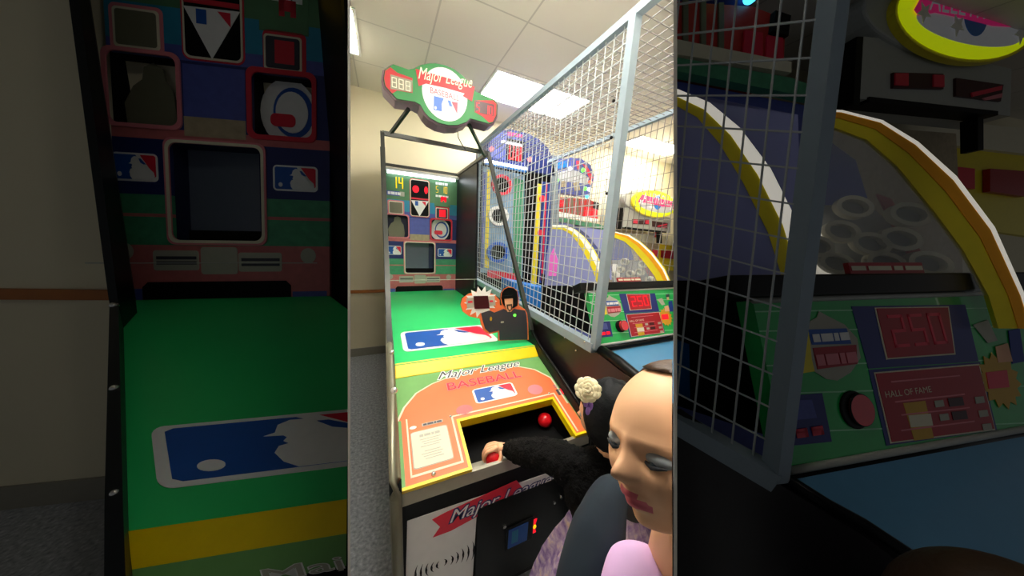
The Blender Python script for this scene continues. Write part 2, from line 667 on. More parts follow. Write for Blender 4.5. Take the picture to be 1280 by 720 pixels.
def backboard(root, fr, clip, lit=True):
    k = fr.U.length
    holes = [H_left, H_right, H_big]
    zs = [ZB, ZT] + [z for h in holes for z in (h[1], h[3])]
    bands = []
    for v, m in [(-400, 'teal_green'), (18, 'sky_blue'), (62, 'violet_blue'), (80, 'navy'), (165, 'dirt_red'), (178, 'navy'), (245, 'grass_art'), (268, 'dirt_red'), (272, 'grass_art'), (306, 'dirt_red')]:
        z = F_bb.loc(*unzoom(270, v))[1]
        bands.append((z, m))
        if ZB < z < ZT:
            zs.append(z)
    xs = [0, W] + [x for h in holes for x in (h[0], h[2])]
    xs = sorted(set(round(x, 4) for x in xs if 0 <= x <= W))
    zs = sorted(set(round(z, 4) for z in zs if ZB <= z <= ZT))
    m = MB()
    for i in range(len(xs) - 1):
        for j in range(len(zs) - 1):
            cx, cz = (xs[i] + xs[i + 1]) / 2, (zs[j] + zs[j + 1]) / 2
            if any(h[0] < cx < h[2] and h[1] < cz < h[3] for h in holes):
                continue
            mm = [q for z, q in bands if z >= cz][-1] if any(z >= cz for z, q in bands) else 'teal_green'
            m.rect(fr, xs[i], zs[j], xs[i + 1], zs[j + 1], -.02 * k, 0, mm)
    st = .0015 * k
    # stadium picture in the middle
    r = bbrect(236, 84, 313, 170); m.rect(fr, *r, 0, st * .6, 'violet_blue')
    r = bbrect(236, 148, 313, 172); m.rect(fr, *r, st * .6, st, 'sand_art')
    # frames round the holes
    for h, cm, g in ((H_left, 'pink_line', .010), (H_right, 'red_art', .014), (H_big, 'pink_line', .014)):
        m.ring(fr, rr(h[0] - g, h[1] - g, h[2] + g, h[3] + g, .03), rr(h[0] + .004, h[1] + .004, h[2] - .004, h[3] - .004, .028), 0, 4 * st, cm)
    h = H_big
    m.ring(fr, rr(h[0] - .007, h[1] - .007, h[2] + .007, h[3] + .007, .03), rr(h[0] + .004, h[1] + .004, h[2] - .004, h[3] - .004, .028), 4 * st, 5 * st, 'cream')
    # the small windows
    r = bbrect(152, 17, 209, 66)
    m.prism(fr, rr(r[0] - .012, r[1] - .012, r[2] + .012, r[3] + .012, .02), 0, st, 'pink_line')
    m.prism(fr, rr(*r, .014), st, 2 * st, 'cream')
    m.prism(fr, rr(r[0] + .009, r[1] + .009, r[2] - .009, r[3] - .009, .01), 2 * st, 3 * st, 'led_off')
    r = bbrect(338, 43, 386, 87)
    m.prism(fr, rr(r[0] - .004, r[1] - .004, r[2] + .016, r[3] + .016, .02), 0, st, 'red_art')
    m.prism(fr, rr(*r, .012), st, 2 * st, 'cream')
    m.prism(fr, rr(r[0] + .008, r[1] + .008, r[2] - .008, r[3] - .008, .01), 2 * st, 3 * st, 'print_dark')
    cx, cz = (r[0] + r[2]) / 2, (r[1] + r[3]) / 2
    m.rect(fr, cx - .03, cz - .04, cx + .045, cz + .045, 3 * st, 4 * st, 'led_red' if lit else 'red_art')
    # the home plate window with the score dots
    r = bbrect(235, -70, 314, 79)
    m.prism(fr, rr(*r, .03), 0, st, 'red_art')
    m.prism(fr, rr(r[0] + .006, r[1] + .006, r[2] - .006, r[3] - .006, .025), st, 2 * st, 'cream')
    m.prism(fr, rr(r[0] + .014, r[1] + .014, r[2] - .014, r[3] - .014, .02), 2 * st, 3 * st, 'dark_hole')
    mid = F_bb.loc(*unzoom(270, 8))[1]
    m.rect(fr, r[0] + .014, mid - .006, r[2] - .014, mid + .012, 3 * st, 4 * st, 'red_art')
    tri = bbl((240, 12), (310, 17), (274, 76))
    m.prism(fr, tri, 3 * st, 4 * st, 'white')
    a0, b0 = F_bb.loc(*unzoom(256, 33))
    m.rect(fr, a0, b0, a0 + .035, b0 + .05, 4 * st, 5 * st, 'mlb_blue')
    m.prism(fr, [(a0 + .075, b0 + .05), (a0 + .12, b0 + .05), (a0 + .12, b0 - .0)], 4 * st, 5 * st, 'mlb_red')
    a1, b1 = F_bb.loc(521, 237)
    for q in (0, 1):
        m.prism(fr, ell(a1 - .012 + .115 * q, b1 + .004, .036 if not q else .02, .04, 20), 3 * st, 4 * st, 'led_red' if lit else 'red_art')
    # score windows
    r = (*F_bb.loc(543, 258), *F_bb.loc(563, 231))
    m.rect(fr, r[0], r[1], r[2], r[3], 0, st, 'teal_green')
    a, b_ = F_bb.loc(544.5, 240.5); c, d = F_bb.loc(559.5, 234.5)
    seg(m, fr, '5 10'.replace(' ', ' '), a, b_, c, b_ + .075, st, 'led_amber')
    smallprint(m, fr, a, b_ + .09, c, b_ + .118, st, 'white')
    smallprint(m, fr, a, b_ - .05, c + .01, b_ - .026, st, 'white')
    e, f_ = F_bb.loc(553, 252.5)
    seg(m, fr, 'A', e - .03, f_, e + .06, f_ + .06, st, 'led_red' if lit else 'red_art', t=.25)
    a, b_ = F_bb.loc(489.5, 234.5); c, d = F_bb.loc(505, 224)
    seg(m, fr, '14', a, b_, c, b_ + .12, st, 'led_amber', t=.18)
    a, b_ = F_bb.loc(483.5, 243.5); c, d = F_bb.loc(505.5, 238)
    m.rect(fr, a, b_, c, b_ + .05, 0, st, 'violet_blue')
    smallprint(m, fr, a + .01, b_ + .01, c - .04, b_ + .04, st, 'white')
    m.rect(fr, c - .05, b_, c, b_ + .05, st, st * 1.3, 'print_grey')
    # emblems
    r = bbrect(145, 193, 202, 228); mlb(m, fr, r[0], r[1], r[2] - r[0], r[3] - r[1], 0, st * .8)
    r = bbrect(346, 204, 403, 236); mlb(m, fr, r[0], r[1], r[2] - r[0], r[3] - r[1], 0, st * .8)
    # plate bar and balls
    for q in ((193, 313, 250, 338), (300, 314, 355, 338)):
        r = bbrect(*q)
        m.prism(fr, rr(*r, .01), 0, st, 'print_grey')
        zc = (r[1] + r[3]) / 2
        m.rect(fr, r[0] + .012, zc + .004, r[2] - .008, zc + .016, st, 2 * st, 'print_dark')
        m.rect(fr, r[0] + .012, zc - .016, r[2] - .008, zc - .004, st, 2 * st, 'print_dark')
    r = bbrect(253, 308, 299, 342)
    m.prism(fr, rr(*r, .012), 0, 2 * st, 'print_grey')
    for u, v in ((157, 315), (389, 317)):
        a, b_ = bbl((u, v))[0]
        m.prism(fr, ell(a, b_, .032, .032, 20), 0, st, 'print_grey')
    r = bbrect(179, 351, 366, 376)
    m.prism(fr, [(r[0], r[1]), (r[2], r[1]), (r[2], r[3] - .02), (r[2] - .02, r[3]), (r[0] + .02, r[3]), (r[0], r[3] - .02)], 0, 2 * st, 'dark_hole')
    r = bbrect(150, 362, 178, 376); m.rect(fr, r[0], r[1], r[2], r[3], 0, st * .5, 'violet_blue')
    r = bbrect(368, 362, 412, 376); m.rect(fr, r[0], r[1], r[2], r[3], 0, st * .5, 'violet_blue')
    bb = m.build('backboard', root, clip)
    # target boxes behind the holes
    for h, mb_, ms in ((H_left, 'hole_blue', 'dark_hole'), (H_right, 'hole_blue', 'dark_hole'), (H_big, 'hole_grey', 'hole_blue')):
        m = MB()
        D = -.085 * k
        t = .006
        m.rect(fr, h[0] - t, h[1] - t, h[2] + t, h[3] + t, D - .004, D, mb_)
        m.rect(fr, h[0] - t, h[1] - t, h[0], h[3] + t, D, -.021 * k, ms)
        m.rect(fr, h[2], h[1] - t, h[2] + t, h[3] + t, D, -.021 * k, ms)
        m.rect(fr, h[0], h[3], h[2], h[3] + t, D, -.021 * k, ms)
        m.rect(fr, h[0], h[1] - t, h[2], h[1], D, -.021 * k, ms)
        if h is H_big:
            m.rect(fr, h[0], h[1], h[2], h[1] + .05, D, D + .01, 'dark_hole')
            m.rect(fr, h[2] - .06, h[1] + .05, h[2], h[3], D, D + .01, 'hole_blue')
        if h is H_right:
            cx, cz = h[0] + .115, (h[1] + h[3]) / 2
            m.prism(fr, ell(cx, cz, .115, .135, 28), D, D + .03, 'white')
            m.prism(fr, ell(cx + .02, cz, .082, .10, 28), D + .03, D + .033, 'mlb_blue')
            m.prism(fr, ell(cx + .015, cz, .066, .082, 28), D + .033, D + .036, 'white')
            m.prism(fr, rr(cx - .07, cz - .06, cx + .03, cz - .01, .02), D + .036, D + .04, 'mlb_red')
        if h is H_left:
            pts = [(.02, 0), (.01, .10), (.05, .17), (.09, .20), (.10, .25), (.14, .27), (.18, .25), (.19, .20), (.22, .16), (.235, .06), (.225, 0)]
            m.prism(fr, [(h[0] + a * .80 + .01, h[1] + b_ * .9) for a, b_ in pts], D * .55, D * .55 + .01, 'led_off')
        m.build('target_box', bb, clip)
    return bb


def lane_art(m, fr, e=.001, logo=True):
    # fr: a over the width 0..W, b 0 (back) .. 1 (front)
    st = .0012
    # logo quad traced on the lane
    q = [F_lane.loc(*p) for p in ((500, 415), (607, 406.5), (620, 427), (504.5, 440))]
    x0 = (q[0][0] + q[3][0]) / 2
    x1 = (q[1][0] + q[2][0]) / 2
    b0 = (q[0][1] + q[1][1]) / 2
    b1 = (q[2][1] + q[3][1]) / 2
    mlb(m, fr, x0, b1, x1 - x0, b0 - b1, e, st)


root = thing('baseball_arcade_game', (.4, 1.3, 0), 'baseball pitching arcade game with green lane and hexagonal sign in the bright bay', 'arcade game')
backboard(root, F_bb, 'c')

# lane
m = MB()
m.hexa([(0, YL, ZL - .03), (W, YL, ZL - .03), (W, YB - .002, ZB - .03), (0, YB - .002, ZB - .03),
        (0, YL, ZL), (W, YL, ZL), (W, YB - .002, ZB), (0, YB - .002, ZB)], 'lane_green')
lane_art(m, F_lane)
m.build('lane', root, 'c')
# yellow step between lane and control panel
m = MB()
m.hexa([(0, .495, .80), (W, .495, .80), (W, YL + .01, ZL - .04), (0, YL + .01, ZL - .04),
        (0, .478, .846), (W, .478, .846), (W, YL + .008, ZL + .004), (0, YL + .008, ZL + .004)], 'yellow')
m.build('yellow_step', root, 'c', bevel=.002)

# control panel with tray opening
P_ = F_pan
tl, tr, br_, bl_ = [P_.loc(*p) for p in ((571, 527), (683, 499), (725, 538), (591, 584))]
tx0, tx1, ty1 = (tl[0] + bl_[0]) / 2, (tr[0] + br_[0]) / 2, (tl[1] + tr[1]) / 2
m = MB()
for a in ((0, 0, tx0, ty1), (tx1, 0, W, ty1), (0, ty1, W, .985)):
    m.rect(P_, *a, -.018, 0, 'field_green')
# infield: orange area with arch
arc = [P_.loc(*p) for p in ((501, 548), (497, 527), (505, 510), (520, 492), (540, 480), (565, 470), (600, 460), (640, 457), (668, 462), (690, 472), (712, 486), (726, 500))]
arc = [(min(a, W - .012), b_) for a, b_ in arc]
pts = [(0.012, 0.0), (0.012, arc[1][1])] + arc[1:] + [(W - .004, arc[-1][1]), (W - .004, 0), (tx1, 0), (tx1, ty1), (tx0, ty1), (tx0, 0)]
m.prism(P_, pts, 0, .001, 'orange')
mid_arc = arc[1:]
for i in range(len(mid_arc) - 1):
    a, b_ = V3((*mid_arc[i], 0)), V3((*mid_arc[i + 1], 0))
    n = V3((-(b_ - a).y, (b_ - a).x, 0)).normalized() * .0045
    m.prism(P_, [(a - n)[:2], (b_ - n)[:2], (b_ + n)[:2], (a + n)[:2]], .001, .002, 'cream')
m.rect(P_, .030, .05, .036, arc[1][1], .001, .002, 'cream')
m.rect(P_, .030, .05, tx0 - .02, .065, .001, .002, 'cream')
m.rect(P_, tx0 - .028, .065, tx0 - .020, ty1 + .055, .001, .002, 'cream')
m.rect(P_, tx0 - .020, ty1 + .043, tx1 + .02, ty1 + .055, .001, .002, 'cream')
m.rect(P_, tx1 + .018, 0.02, tx1 + .026, ty1 + .055, .001, .002, 'cream')
# yellow edging of the tray and the front
m.rect(P_, tx0 - .008, 0, tx0 + .004, ty1 + .002, -.03, .003, 'yellow')
m.rect(P_, tx1 - .004, 0, tx1 + .008, ty1 + .002, -.03, .003, 'yellow')
m.rect(P_, tx0 - .008, ty1 - .012, tx1 + .008, ty1 + .012, -.045, .003, 'yellow')
m.rect(P_, 0, -.014, tx0 + .004, .006, -.02, .003, 'yellow')
m.rect(P_, tx1 - .004, -.014, W, .006, -.02, .003, 'yellow')
# lettering
t0 = P_.loc(548, 476); t1 = P_.loc(651, 455)
text(m, P_, 'Major League', t0[0] - .01, t0[1] - .02, t1[0] - .03, t0[1] + .10, .003, 'print_dark', shear=.30, outline='white', oo=.05)
t0 = P_.loc(560, 487.5); t1 = P_.loc(650, 468)
text(m, P_, 'BASEBALL', t0[0], t0[1] - .01, t1[0], t0[1] + .075, .003, 'red_art', outline='pink_line', oo=.03)
q = [P_.loc(*p) for p in ((588, 488), (637, 478), (650, 493), (597, 506))]
x0, x1 = (q[0][0] + q[3][0]) / 2, (q[1][0] + q[2][0]) / 2
y0, y1 = (q[2][1] + q[3][1]) / 2, (q[0][1] + q[1][1]) / 2
mlb(m, P_, x0, y0, x1 - x0, y1 - y0, .0015, .0008)
a, b_ = P_.loc(580.5, 512.5); m.prism(P_, ell(a, b_, .038, .05, 20), .001, .002, 'dirt_red')
a, b_ = P_.loc(669, 487); m.prism(P_, ell(a, b_, .042, .06, 20), .001, .002, 'pink_line')
a, b_ = P_.loc(702, 489); m.rect(P_, a - .03, b_ - .04, a + .030, b_ + .03, .001, .002, 'print_dark')
m.rect(P_, a + .012, b_ - .04, min(a + .075, W - .004), b_ + .03, .002, .003, 'led_red')
text(m, P_, 'SCORE', a - .03, b_ + .05, min(a + .06, W - .006), b_ + .09, .002, 'violet_blue')
# rules card
q = [P_.loc(*p) for p in ((512, 543), (555, 532), (569, 571), (520, 587))]
x0, x1 = (q[0][0] + q[3][0]) / 2, (q[1][0] + q[2][0]) / 2
y0, y1 = (q[2][1] + q[3][1]) / 2, (q[0][1] + q[1][1]) / 2
m.prism(P_, rr(x0 - .003, y0 - .006, x1 + .003, y1 + .006, .014), .001, .0018, 'steel')
m.prism(P_, rr(x0, y0, x1, y1, .012), .0018, .0026, 'cream')
smallprint(m, P_, x0 + .03, y1 - .05, x1 - .03, y1 - .03, .003, 'print_grey')
for i in range(9):
    if i == 4:
        continue
    yy = y1 - .075 - i * (y1 - y0 - .1) / 9
    m.rect(P_, x0 + .03 + (i % 3) * .006, yy, x1 - .03 - (i % 2) * .008, yy + .006, .0026, .003, 'print_grey')
m.rect(P_, x0 + .045, y1 + .035, x1 - .01, y1 + .062, .001, .002, 'print_grey')
smallprint(m, P_, x0 + .05, y1 + .041, x1 - .015, y1 + .056, .0025, 'print_dark')
m.prism(P_, ell(x0 + .01, y1 + .045, .014, .014, 12), .001, .002, 'white')
m.build('control_panel', root, 'c')
for u, v in ((542, 593), (563, 521), (686, 492)):
    a, b_ = P_.loc(u, v)
    m = MB(); m.sphere(P_.at(a, b_, .003), .009 if u == 542 else .006, 'chrome', 14)
    m.build('bolt', root, 'c', smooth=True)

# ball tray under the opening
BALLZ = PX(617, 571.5, 'y', .052).z
m = MB()
zt = .60
ytop = ty1 * PY
m.box((tx0 - .01, .03, zt - .01), (tx1 + .01, ytop + .14, zt), 'dark_hole')
m.box((tx0 - .02, .03, zt), (tx0 - .01, ytop + .14, .70), 'dark_hole')
m.box((tx1 + .01, .03, zt), (tx1 + .02, ytop + .14, .70), 'dark_hole')
m.box((tx0 - .01, ytop + .13, zt), (tx1 + .01, ytop + .14, .76), 'dark_hole')
m.box((tx0 - .01, .012, zt - .01), (tx0 + .30, .090, BALLZ - .0368), 'steel')
m.build('ball_tray', root, 'c')

# cabinet front
m = MB()
m.hexa([(-.01, -.012, .632), (W + .01, -.012, .632), (W + .01, .012, .632), (-.01, .012, .632),
        (-.01, -.004, .676), (W + .01, -.004, .676), (W + .01, .012, .676), (-.01, .012, .676)], 'steel')
m.build('front_ledge', root, 'c', bevel=.002)
m = MB()
m.box((0, .0, .02), (W, .02, .632), 'black')
m.prism(F_front, [F_front.loc(*p) for p in ((509, 651), (690, 589), (716, 592))] + [(.40, .515), (.27, .50), (.262, .12), (.0, .12)], 0, .004, 'white_plate')
# red ribbon and script
q = [F_front.loc(*p) for p in ((540, 648), (558, 638.5), (645, 599), (655, 612), (563, 662), (541, 670), (550, 657))]
m.prism(F_front, q, .004, .0055, 'mlb_red')
a0, b0 = F_front.loc(563, 653); a1, b1 = F_front.loc(665, 612)
text(m, F_front, 'Major League', a0 - .01, b0 - .012, a1 + .08, b0 + .060, .0062, 'white', shear=.35, outline='navy', oo=.06, rise=0)
# sound slots
for i in range(11):
    u = 522 + i * 6.6 + (i > 5) * 1.5
    v = 716 - i * 2.9
    s_ = abs(i - 4.6)
    hh = .013 + s_ * .0066
    a, b_ = F_front.loc(u, v)
    sg = -1 if i < 5 else 1
    pts = []
    for j in range(7):
        w_ = (j - 3) / 3
        pts.append((a + sg * (.012 * (1 - w_ * w_)), b_ + w_ * hh))
    for j in range(6, -1, -1):
        w_ = (j - 3) / 3
        pts.append((a + sg * (.012 * (1 - w_ * w_) - .0085 * (1 - abs(w_))), b_ + w_ * hh))
    m.prism(F_front, pts, .004, .0052, 'dark_hole')
m.build('front_panel', root, 'c')
# coin door
m = MB()
m.prism(F_front, rr(.272, .06, .70, .498, .02), .001, .010, 'black_gloss')
q = [F_front.loc(*p) for p in ((634, 659.5), (658, 648), (660, 668), (635, 679))]
x0, x1, y0, y1 = q[0][0], q[1][0], q[2][1], q[1][1]
m.rect(F_front, x0 - .01, y0 - .01, x1 + .03, y1 + .01, .010, .016, 'black')
cdoor = m.build('coin_door', root, 'c', bevel=.0015)
m = MB(); m.rect(F_front, x0, y0, x1, y1, .016, .019, 'mlb_blue')
smallprint(m, F_front, x0 + .015, y0 + .02, x0 + .045, y1 - .01, .0195, 'sky_blue')
m.build('card_reader', cdoor, 'c')
m = MB()
a, b_ = F_front.loc(666, 654)
m.prism(F_front, [(a - .011, b_ + .036), (a + .011, b_ + .036), (a + .003, b_ + .006), (a - .003, b_ + .006)], .012, .015, 'led_red')
m.prism(F_front, [(a - .011, b_ - .036), (a + .011, b_ - .036), (a + .003, b_ - .006), (a - .003, b_ - .006)], .012, .015, 'led_red')
m.prism(F_front, ell(a, b_, .008, .010, 16), .015, .018, 'led_amber')
m.build('indicator_lights', cdoor, 'c')
for u, v in ((629, 654), (699, 618), (691, 625)):
    a, b_ = F_front.loc(u, v)
    m = MB(); m.tube([F_front.at(a, b_, .008), F_front.at(a, b_, .018)], .008 if u < 650 else .006, 'chrome', 14)
    m.build('lock', cdoor, 'c')


def side_profile():
    return [(-.02, .02), (-.02, .70), (0.0, .735), (.49, .90), (.60, .965), (1.75, .93), (1.80, 1.10), (1.86, 2.22), (YB + .03, 2.22), (YB + .03, .02)]


for x, mm, th in ((-.04, 'left', .039), (W, 'right', .020)):
    fr = Fr((x, 0, 0), (0, 1, 0), (0, 0, 1), (1, 0, 0))
    m = MB(); m.prism(fr, side_profile(), 0.001, th, 'black_wood')
    m.build('side_panel', root, 'c')
    # rounded metal edge trim
    m = MB()
    xx = x + th / 2
    m.tube([(xx, -.026, .05), (xx, -.026, .70), (xx, -.004, .742), (xx, .30, .845), (xx, .49, .908), (xx, .60, .972), (xx, 1.2, .955)], .019 if mm == 'left' else .010, 'trim_metal' if mm == 'left' else 'black_gloss', 10)
    m.build('edge_trim', root, 'c', smooth=True)
# bolts along the left rail
for u, v in ((482, 362), (483, 400), (484.8, 441), (486.5, 489)):
    P = PX(u, v, 'z', .955)
    P.x = -.012
    m = MB(); m.sphere(P, .013, 'chrome', 12)
    m.build('bolt', root, 'c', smooth=True)
# frame above: top rectangle and slanted posts
YT, ZTT = 1.555, 2.24
m = MB()
for a, b_ in (((-.02, YT, ZTT), (W + .006, YT, ZTT)), ((-.02, YB, ZTT), (W + .006, YB, ZTT)), ((-.02, YT, ZTT), (-.02, YB, ZTT)), ((W + .006, YT, ZTT), (W + .006, YB, ZTT))):
    m.bar(a, b_, .028, 'frame_metal')
m.build('top_frame', root, 'c')
for x in (-.02, W + .006):
    m = MB(); m.bar((x, YT, ZTT), (x, .60, .97), .026, 'frame_metal', up=(1, 0, 0))
    m.build('post', root, 'c')
# back header behind top frame and the tube light
m = MB(); m.box((0, YB - .10, 2.175), (W, YB - .03, 2.20), 'sign_grey')
m.tube([(.02, YB - .06, 2.160), (W - .04, YB - .06, 2.160)], .016, 'tube', 12)
m.build('tube_light', root, 'c')
# clear guard wire
m = MB()
a = PX(486, 350.5, 'y', 1.95); c = PX(598, 349, 'x', .815)
m.tube([(0.0, c.y, c.z), (.80, c.y, c.z)], .0025, 'sign_grey', 6)
m.tube([(.775, c.y, c.z), (.775, c.y, c.z - .09)], .002, 'sign_grey', 6)
m.build('guard_wire', root, 'c')

# sign
outline = [(100, 190), (108, 150), (140, 128), (175, 106), (300, 150), (345, 140), (400, 112), (460, 100), (520, 98), (600, 115), (670, 145), (735, 195), (790, 250), (850, 330),
           (1000, 392), (1018, 430), (1014, 520), (985, 578), (950, 588), (800, 545), (770, 575), (700, 600), (620, 600), (540, 580), (470, 540), (430, 495), (395, 435), (350, 410),
           (205, 388), (165, 345), (112, 290), (98, 235)]
cr = lambda x, y: (465 + x / 6.547, 65 + y / 6.547)
S_ = F_sign
out2 = [S_.loc(*cr(*p)) for p in outline]
ccx = sum(p[0] for p in out2) / len(out2); ccz = sum(p[1] for p in out2) / len(out2)
big = [(ccx + (a - ccx) * 1.045, ccz + (b_ - ccz) * 1.07) for a, b_ in out2]
m = MB()
m.prism(S_, big, -.15, -.012, 'sign_rim')
mid_ = [(ccx + (a - ccx) * 1.03, ccz + (b_ - ccz) * 1.045) for a, b_ in out2]
m.prism(S_, mid_, -.012, 0, 'black_gloss')
sgn = m.build('sign_box', root, 'c', bevel=.006)
m = MB()
m.prism(S_, out2, 0, .008, 'sign_green')
m.prism(S_, [S_.loc(*cr(*p)) for p in ((108, 160), (150, 130), (205, 175), (330, 220), (330, 340), (205, 320), (165, 345), (112, 285), (100, 220))], .008, .0095, 'sign_red')
m.prism(S_, [S_.loc(*cr(*p)) for p in ((838, 400), (990, 400), (1014, 430), (1012, 520), (985, 575), (955, 580), (900, 530), (838, 495))], .008, .0095, 'sign_red')
cc = [S_.loc(*cr(*p)) for p in ((592, 350), (408, 330), (777, 420), (600, 137), (590, 566))]
rx = (cc[2][0] - cc[1][0]) / 2
cxx = (cc[2][0] + cc[1][0]) / 2
rz = (cc[3][1] - cc[4][1]) / 2
czz = (cc[3][1] + cc[4][1]) / 2
m.prism(S_, ell(cxx, czz, rx, rz, 40), .008, .010, 'sign_white')
m.prism(S_, [S_.loc(*cr(*p)) for p in ((355, 145), (600, 215), (838, 290), (815, 410), (740, 365), (755, 345), (600, 300), (440, 265), (380, 285))], .010, .012, 'sign_red')
a0, b0 = S_.loc(*cr(385, 245)); a1, b1 = S_.loc(*cr(815, 350))
text(m, S_, 'Major League', a0 - .01, b0 - .01, a1 - .01, b0 + .085, .0125, 'cream', shear=.2, rise=b1 - b0 + .025)
a0, b0 = S_.loc(*cr(475, 340)); a1, b1 = S_.loc(*cr(710, 408))
text(m, S_, 'BASEBALL', a0, b0, a1, b0 + .036, .0105, 'red_art', rise=b1 - b0)
p4 = [S_.loc(*cr(*p)) for p in ((505, 365), (585, 385), (568, 430), (570, 490), (503, 478))]
m.prism(S_, p4, .010, .0115, 'mlb_blue')
m.prism(S_, [S_.loc(*cr(*p)) for p in ((617, 400), (640, 405), (655, 452), (630, 448))], .010, .0115, 'mlb_blue')
m.prism(S_, [S_.loc(*cr(*p)) for p in ((648, 412), (698, 420), (694, 512))], .010, .0115, 'mlb_red')
a0, b0 = S_.loc(*cr(518, 462)); m.prism(S_, ell(a0, b0, .008, .010, 12), .0115, .0125, 'sign_white')
m.build('sign_face', sgn, 'c')
m = MB()
p4 = [S_.loc(*cr(*p)) for p in ((150, 308), (325, 335), (330, 240), (150, 190))]
m.prism(S_, p4, .0096, .011, 'led_off')
a0, b0 = S_.loc(*cr(155, 290)); a1, b1 = S_.loc(*cr(322, 310))
seg(m, S_, '888', a0, b0, a1, b0 + .058, .011, 'cream')
m.build('score_display', sgn, 'c')
m = MB()
p4 = [S_.loc(*cr(*p)) for p in ((840, 492), (990, 530), (993, 435), (842, 400))]
m.prism(S_, p4, .0096, .011, 'led_back')
a0, b0 = S_.loc(*cr(846, 484)); a1, b1 = S_.loc(*cr(985, 500))
seg(m, S_, '5 10', a0, b0 - .005, a1, b0 + .056, .011, 'led_red')
m.build('score_display', sgn, 'c')
for u0, v0, u1, v1 in ((511, 136, 488, 167), (586, 155, 606, 195)):
    A = PX(u0, v0, 'y', 1.37); B = PX(u1, v1, 'y', YT)
    m = MB(); m.bar(A, B, .02, 'frame_metal')
    m.build('sign_bracket', root, 'c')
m = MB()
A = [PX(u, v, 'y', 1.42) for u, v in ((572, 164), (573, 172), (577, 180), (582, 187))]
m.tube(A, .0035, 'black', 6)
m.build('cable', root, 'c', smooth=True)

# umpire cut-out with speed display
F_ump = Fr((0, .60, 0), (1, 0, 0), (0, 0, 1), (0, -1, 0))
cu = lambda x, y: (570 + x / 7.2, 340 + y / 7.2)
U_ = F_ump
m = MB()
sil = [(40, 290), (55, 235), (110, 195), (190, 175), (280, 180), (350, 205), (392, 250), (397, 300), (412, 300), (400, 240), (405, 190), (430, 150), (470, 132), (520, 140), (552, 170), (562, 230), (565, 300),
       (620, 335), (640, 370), (650, 460), (655, 610), (380, 620), (380, 540), (300, 560), (250, 530), (225, 470), (215, 420), (120, 400), (60, 355)]
m.prism(U_, [U_.loc(*cu(*p)) for p in sil], -.008, 0, 'orange', 'black')
body = [(225, 370), (300, 345), (345, 365), (430, 330), (450, 345), (495, 360), (520, 330), (620, 345), (632, 380), (640, 470), (643, 606), (392, 612), (388, 525), (300, 545), (262, 510), (240, 440)]
m.prism(U_, [U_.loc(*cu(*p)) for p in body], 0, .002, 'print_dark')
m.prism(U_, [U_.loc(*cu(*p)) for p in ((405, 230), (412, 185), (435, 155), (470, 138), (518, 146), (548, 175), (556, 235), (552, 300), (515, 325), (440, 312), (418, 285))], .002, .004, 'black_gloss')
m.prism(U_, [U_.loc(*cu(*p)) for p in ((432, 238), (508, 236), (508, 300), (492, 356), (460, 358), (440, 300))], .004, .006, 'skin')
m.prism(U_, [U_.loc(*cu(*p)) for p in ((450, 290), (500, 285), (505, 330), (478, 355), (458, 330))], .006, .007, 'hair_brown')
m.prism(U_, [U_.loc(*cu(*p)) for p in ((465, 305), (490, 303), (488, 335), (470, 335))], .007, .008, 'skin')
m.prism(U_, [U_.loc(*cu(*p)) for p in ((405, 215), (505, 205), (520, 232), (430, 240))], .006, .009, 'black')
a, b_ = U_.loc(*cu(527, 388)); m.prism(U_, ell(a, b_, .009, .009, 16), .002, .004, 'bulb_green')
a, b_ = U_.loc(*cu(415, 450)); m.prism(U_, rr(a - .01, b_ - .005, a + .01, b_ + .005, .003), .002, .004, 'print_grey')
a, b_ = U_.loc(*cu(313, 420)); m.prism(U_, ell(a, b_, .007, .013, 12), .002, .004, 'gold')
# starburst
a, b_ = U_.loc(*cu(225, 270))
pts = []
for i in range(28):
    r_ = (.105 if i % 2 == 0 else .07)
    an = 2 * PI * i / 28
    pts.append((a + r_ * math.cos(an) * .95, b_ + r_ * math.sin(an) * .9))
m.prism(U_, pts, 0, .001, 'white')
m.prism(U_, [U_.loc(*cu(*p)) for p in ((90, 235), (345, 215), (355, 300), (100, 325))], .001, .003, 'print_grey')
p4 = [U_.loc(*cu(*p)) for p in ((155, 215), (285, 212), (300, 325), (165, 330))]
m.prism(U_, p4, .003, .006, 'led_back')
m.prism(U_, [U_.loc(*cu(*p)) for p in ((105, 260), (145, 258), (148, 275), (107, 278))], .003, .004, 'mlb_red')
m.prism(U_, [U_.loc(*cu(*p)) for p in ((300, 255), (330, 253), (333, 268), (303, 271))], .003, .004, 'mlb_red')
m.build('umpire_cutout', root, 'c')

# balls
for B, lab in ((PX(681, 525, 'z', .66), 'red ball lying loose in the black tray'), (PX(617, 571.5, 'y', .052), 'red ball held under the hand at the tray edge')):
    m = MB()
    if lab.startswith('red ball lying'):
        B = PX(681, 525, 'z', zt + .037)
    m.sphere(B, .036, 'ball_red', 32)
    tag(m.build('red_ball', clip='c', smooth=True), lab, 'ball', 'red balls of the baseball game')
BALL = PX(617, 571.5, 'y', .052)
print('BALL', BALL)


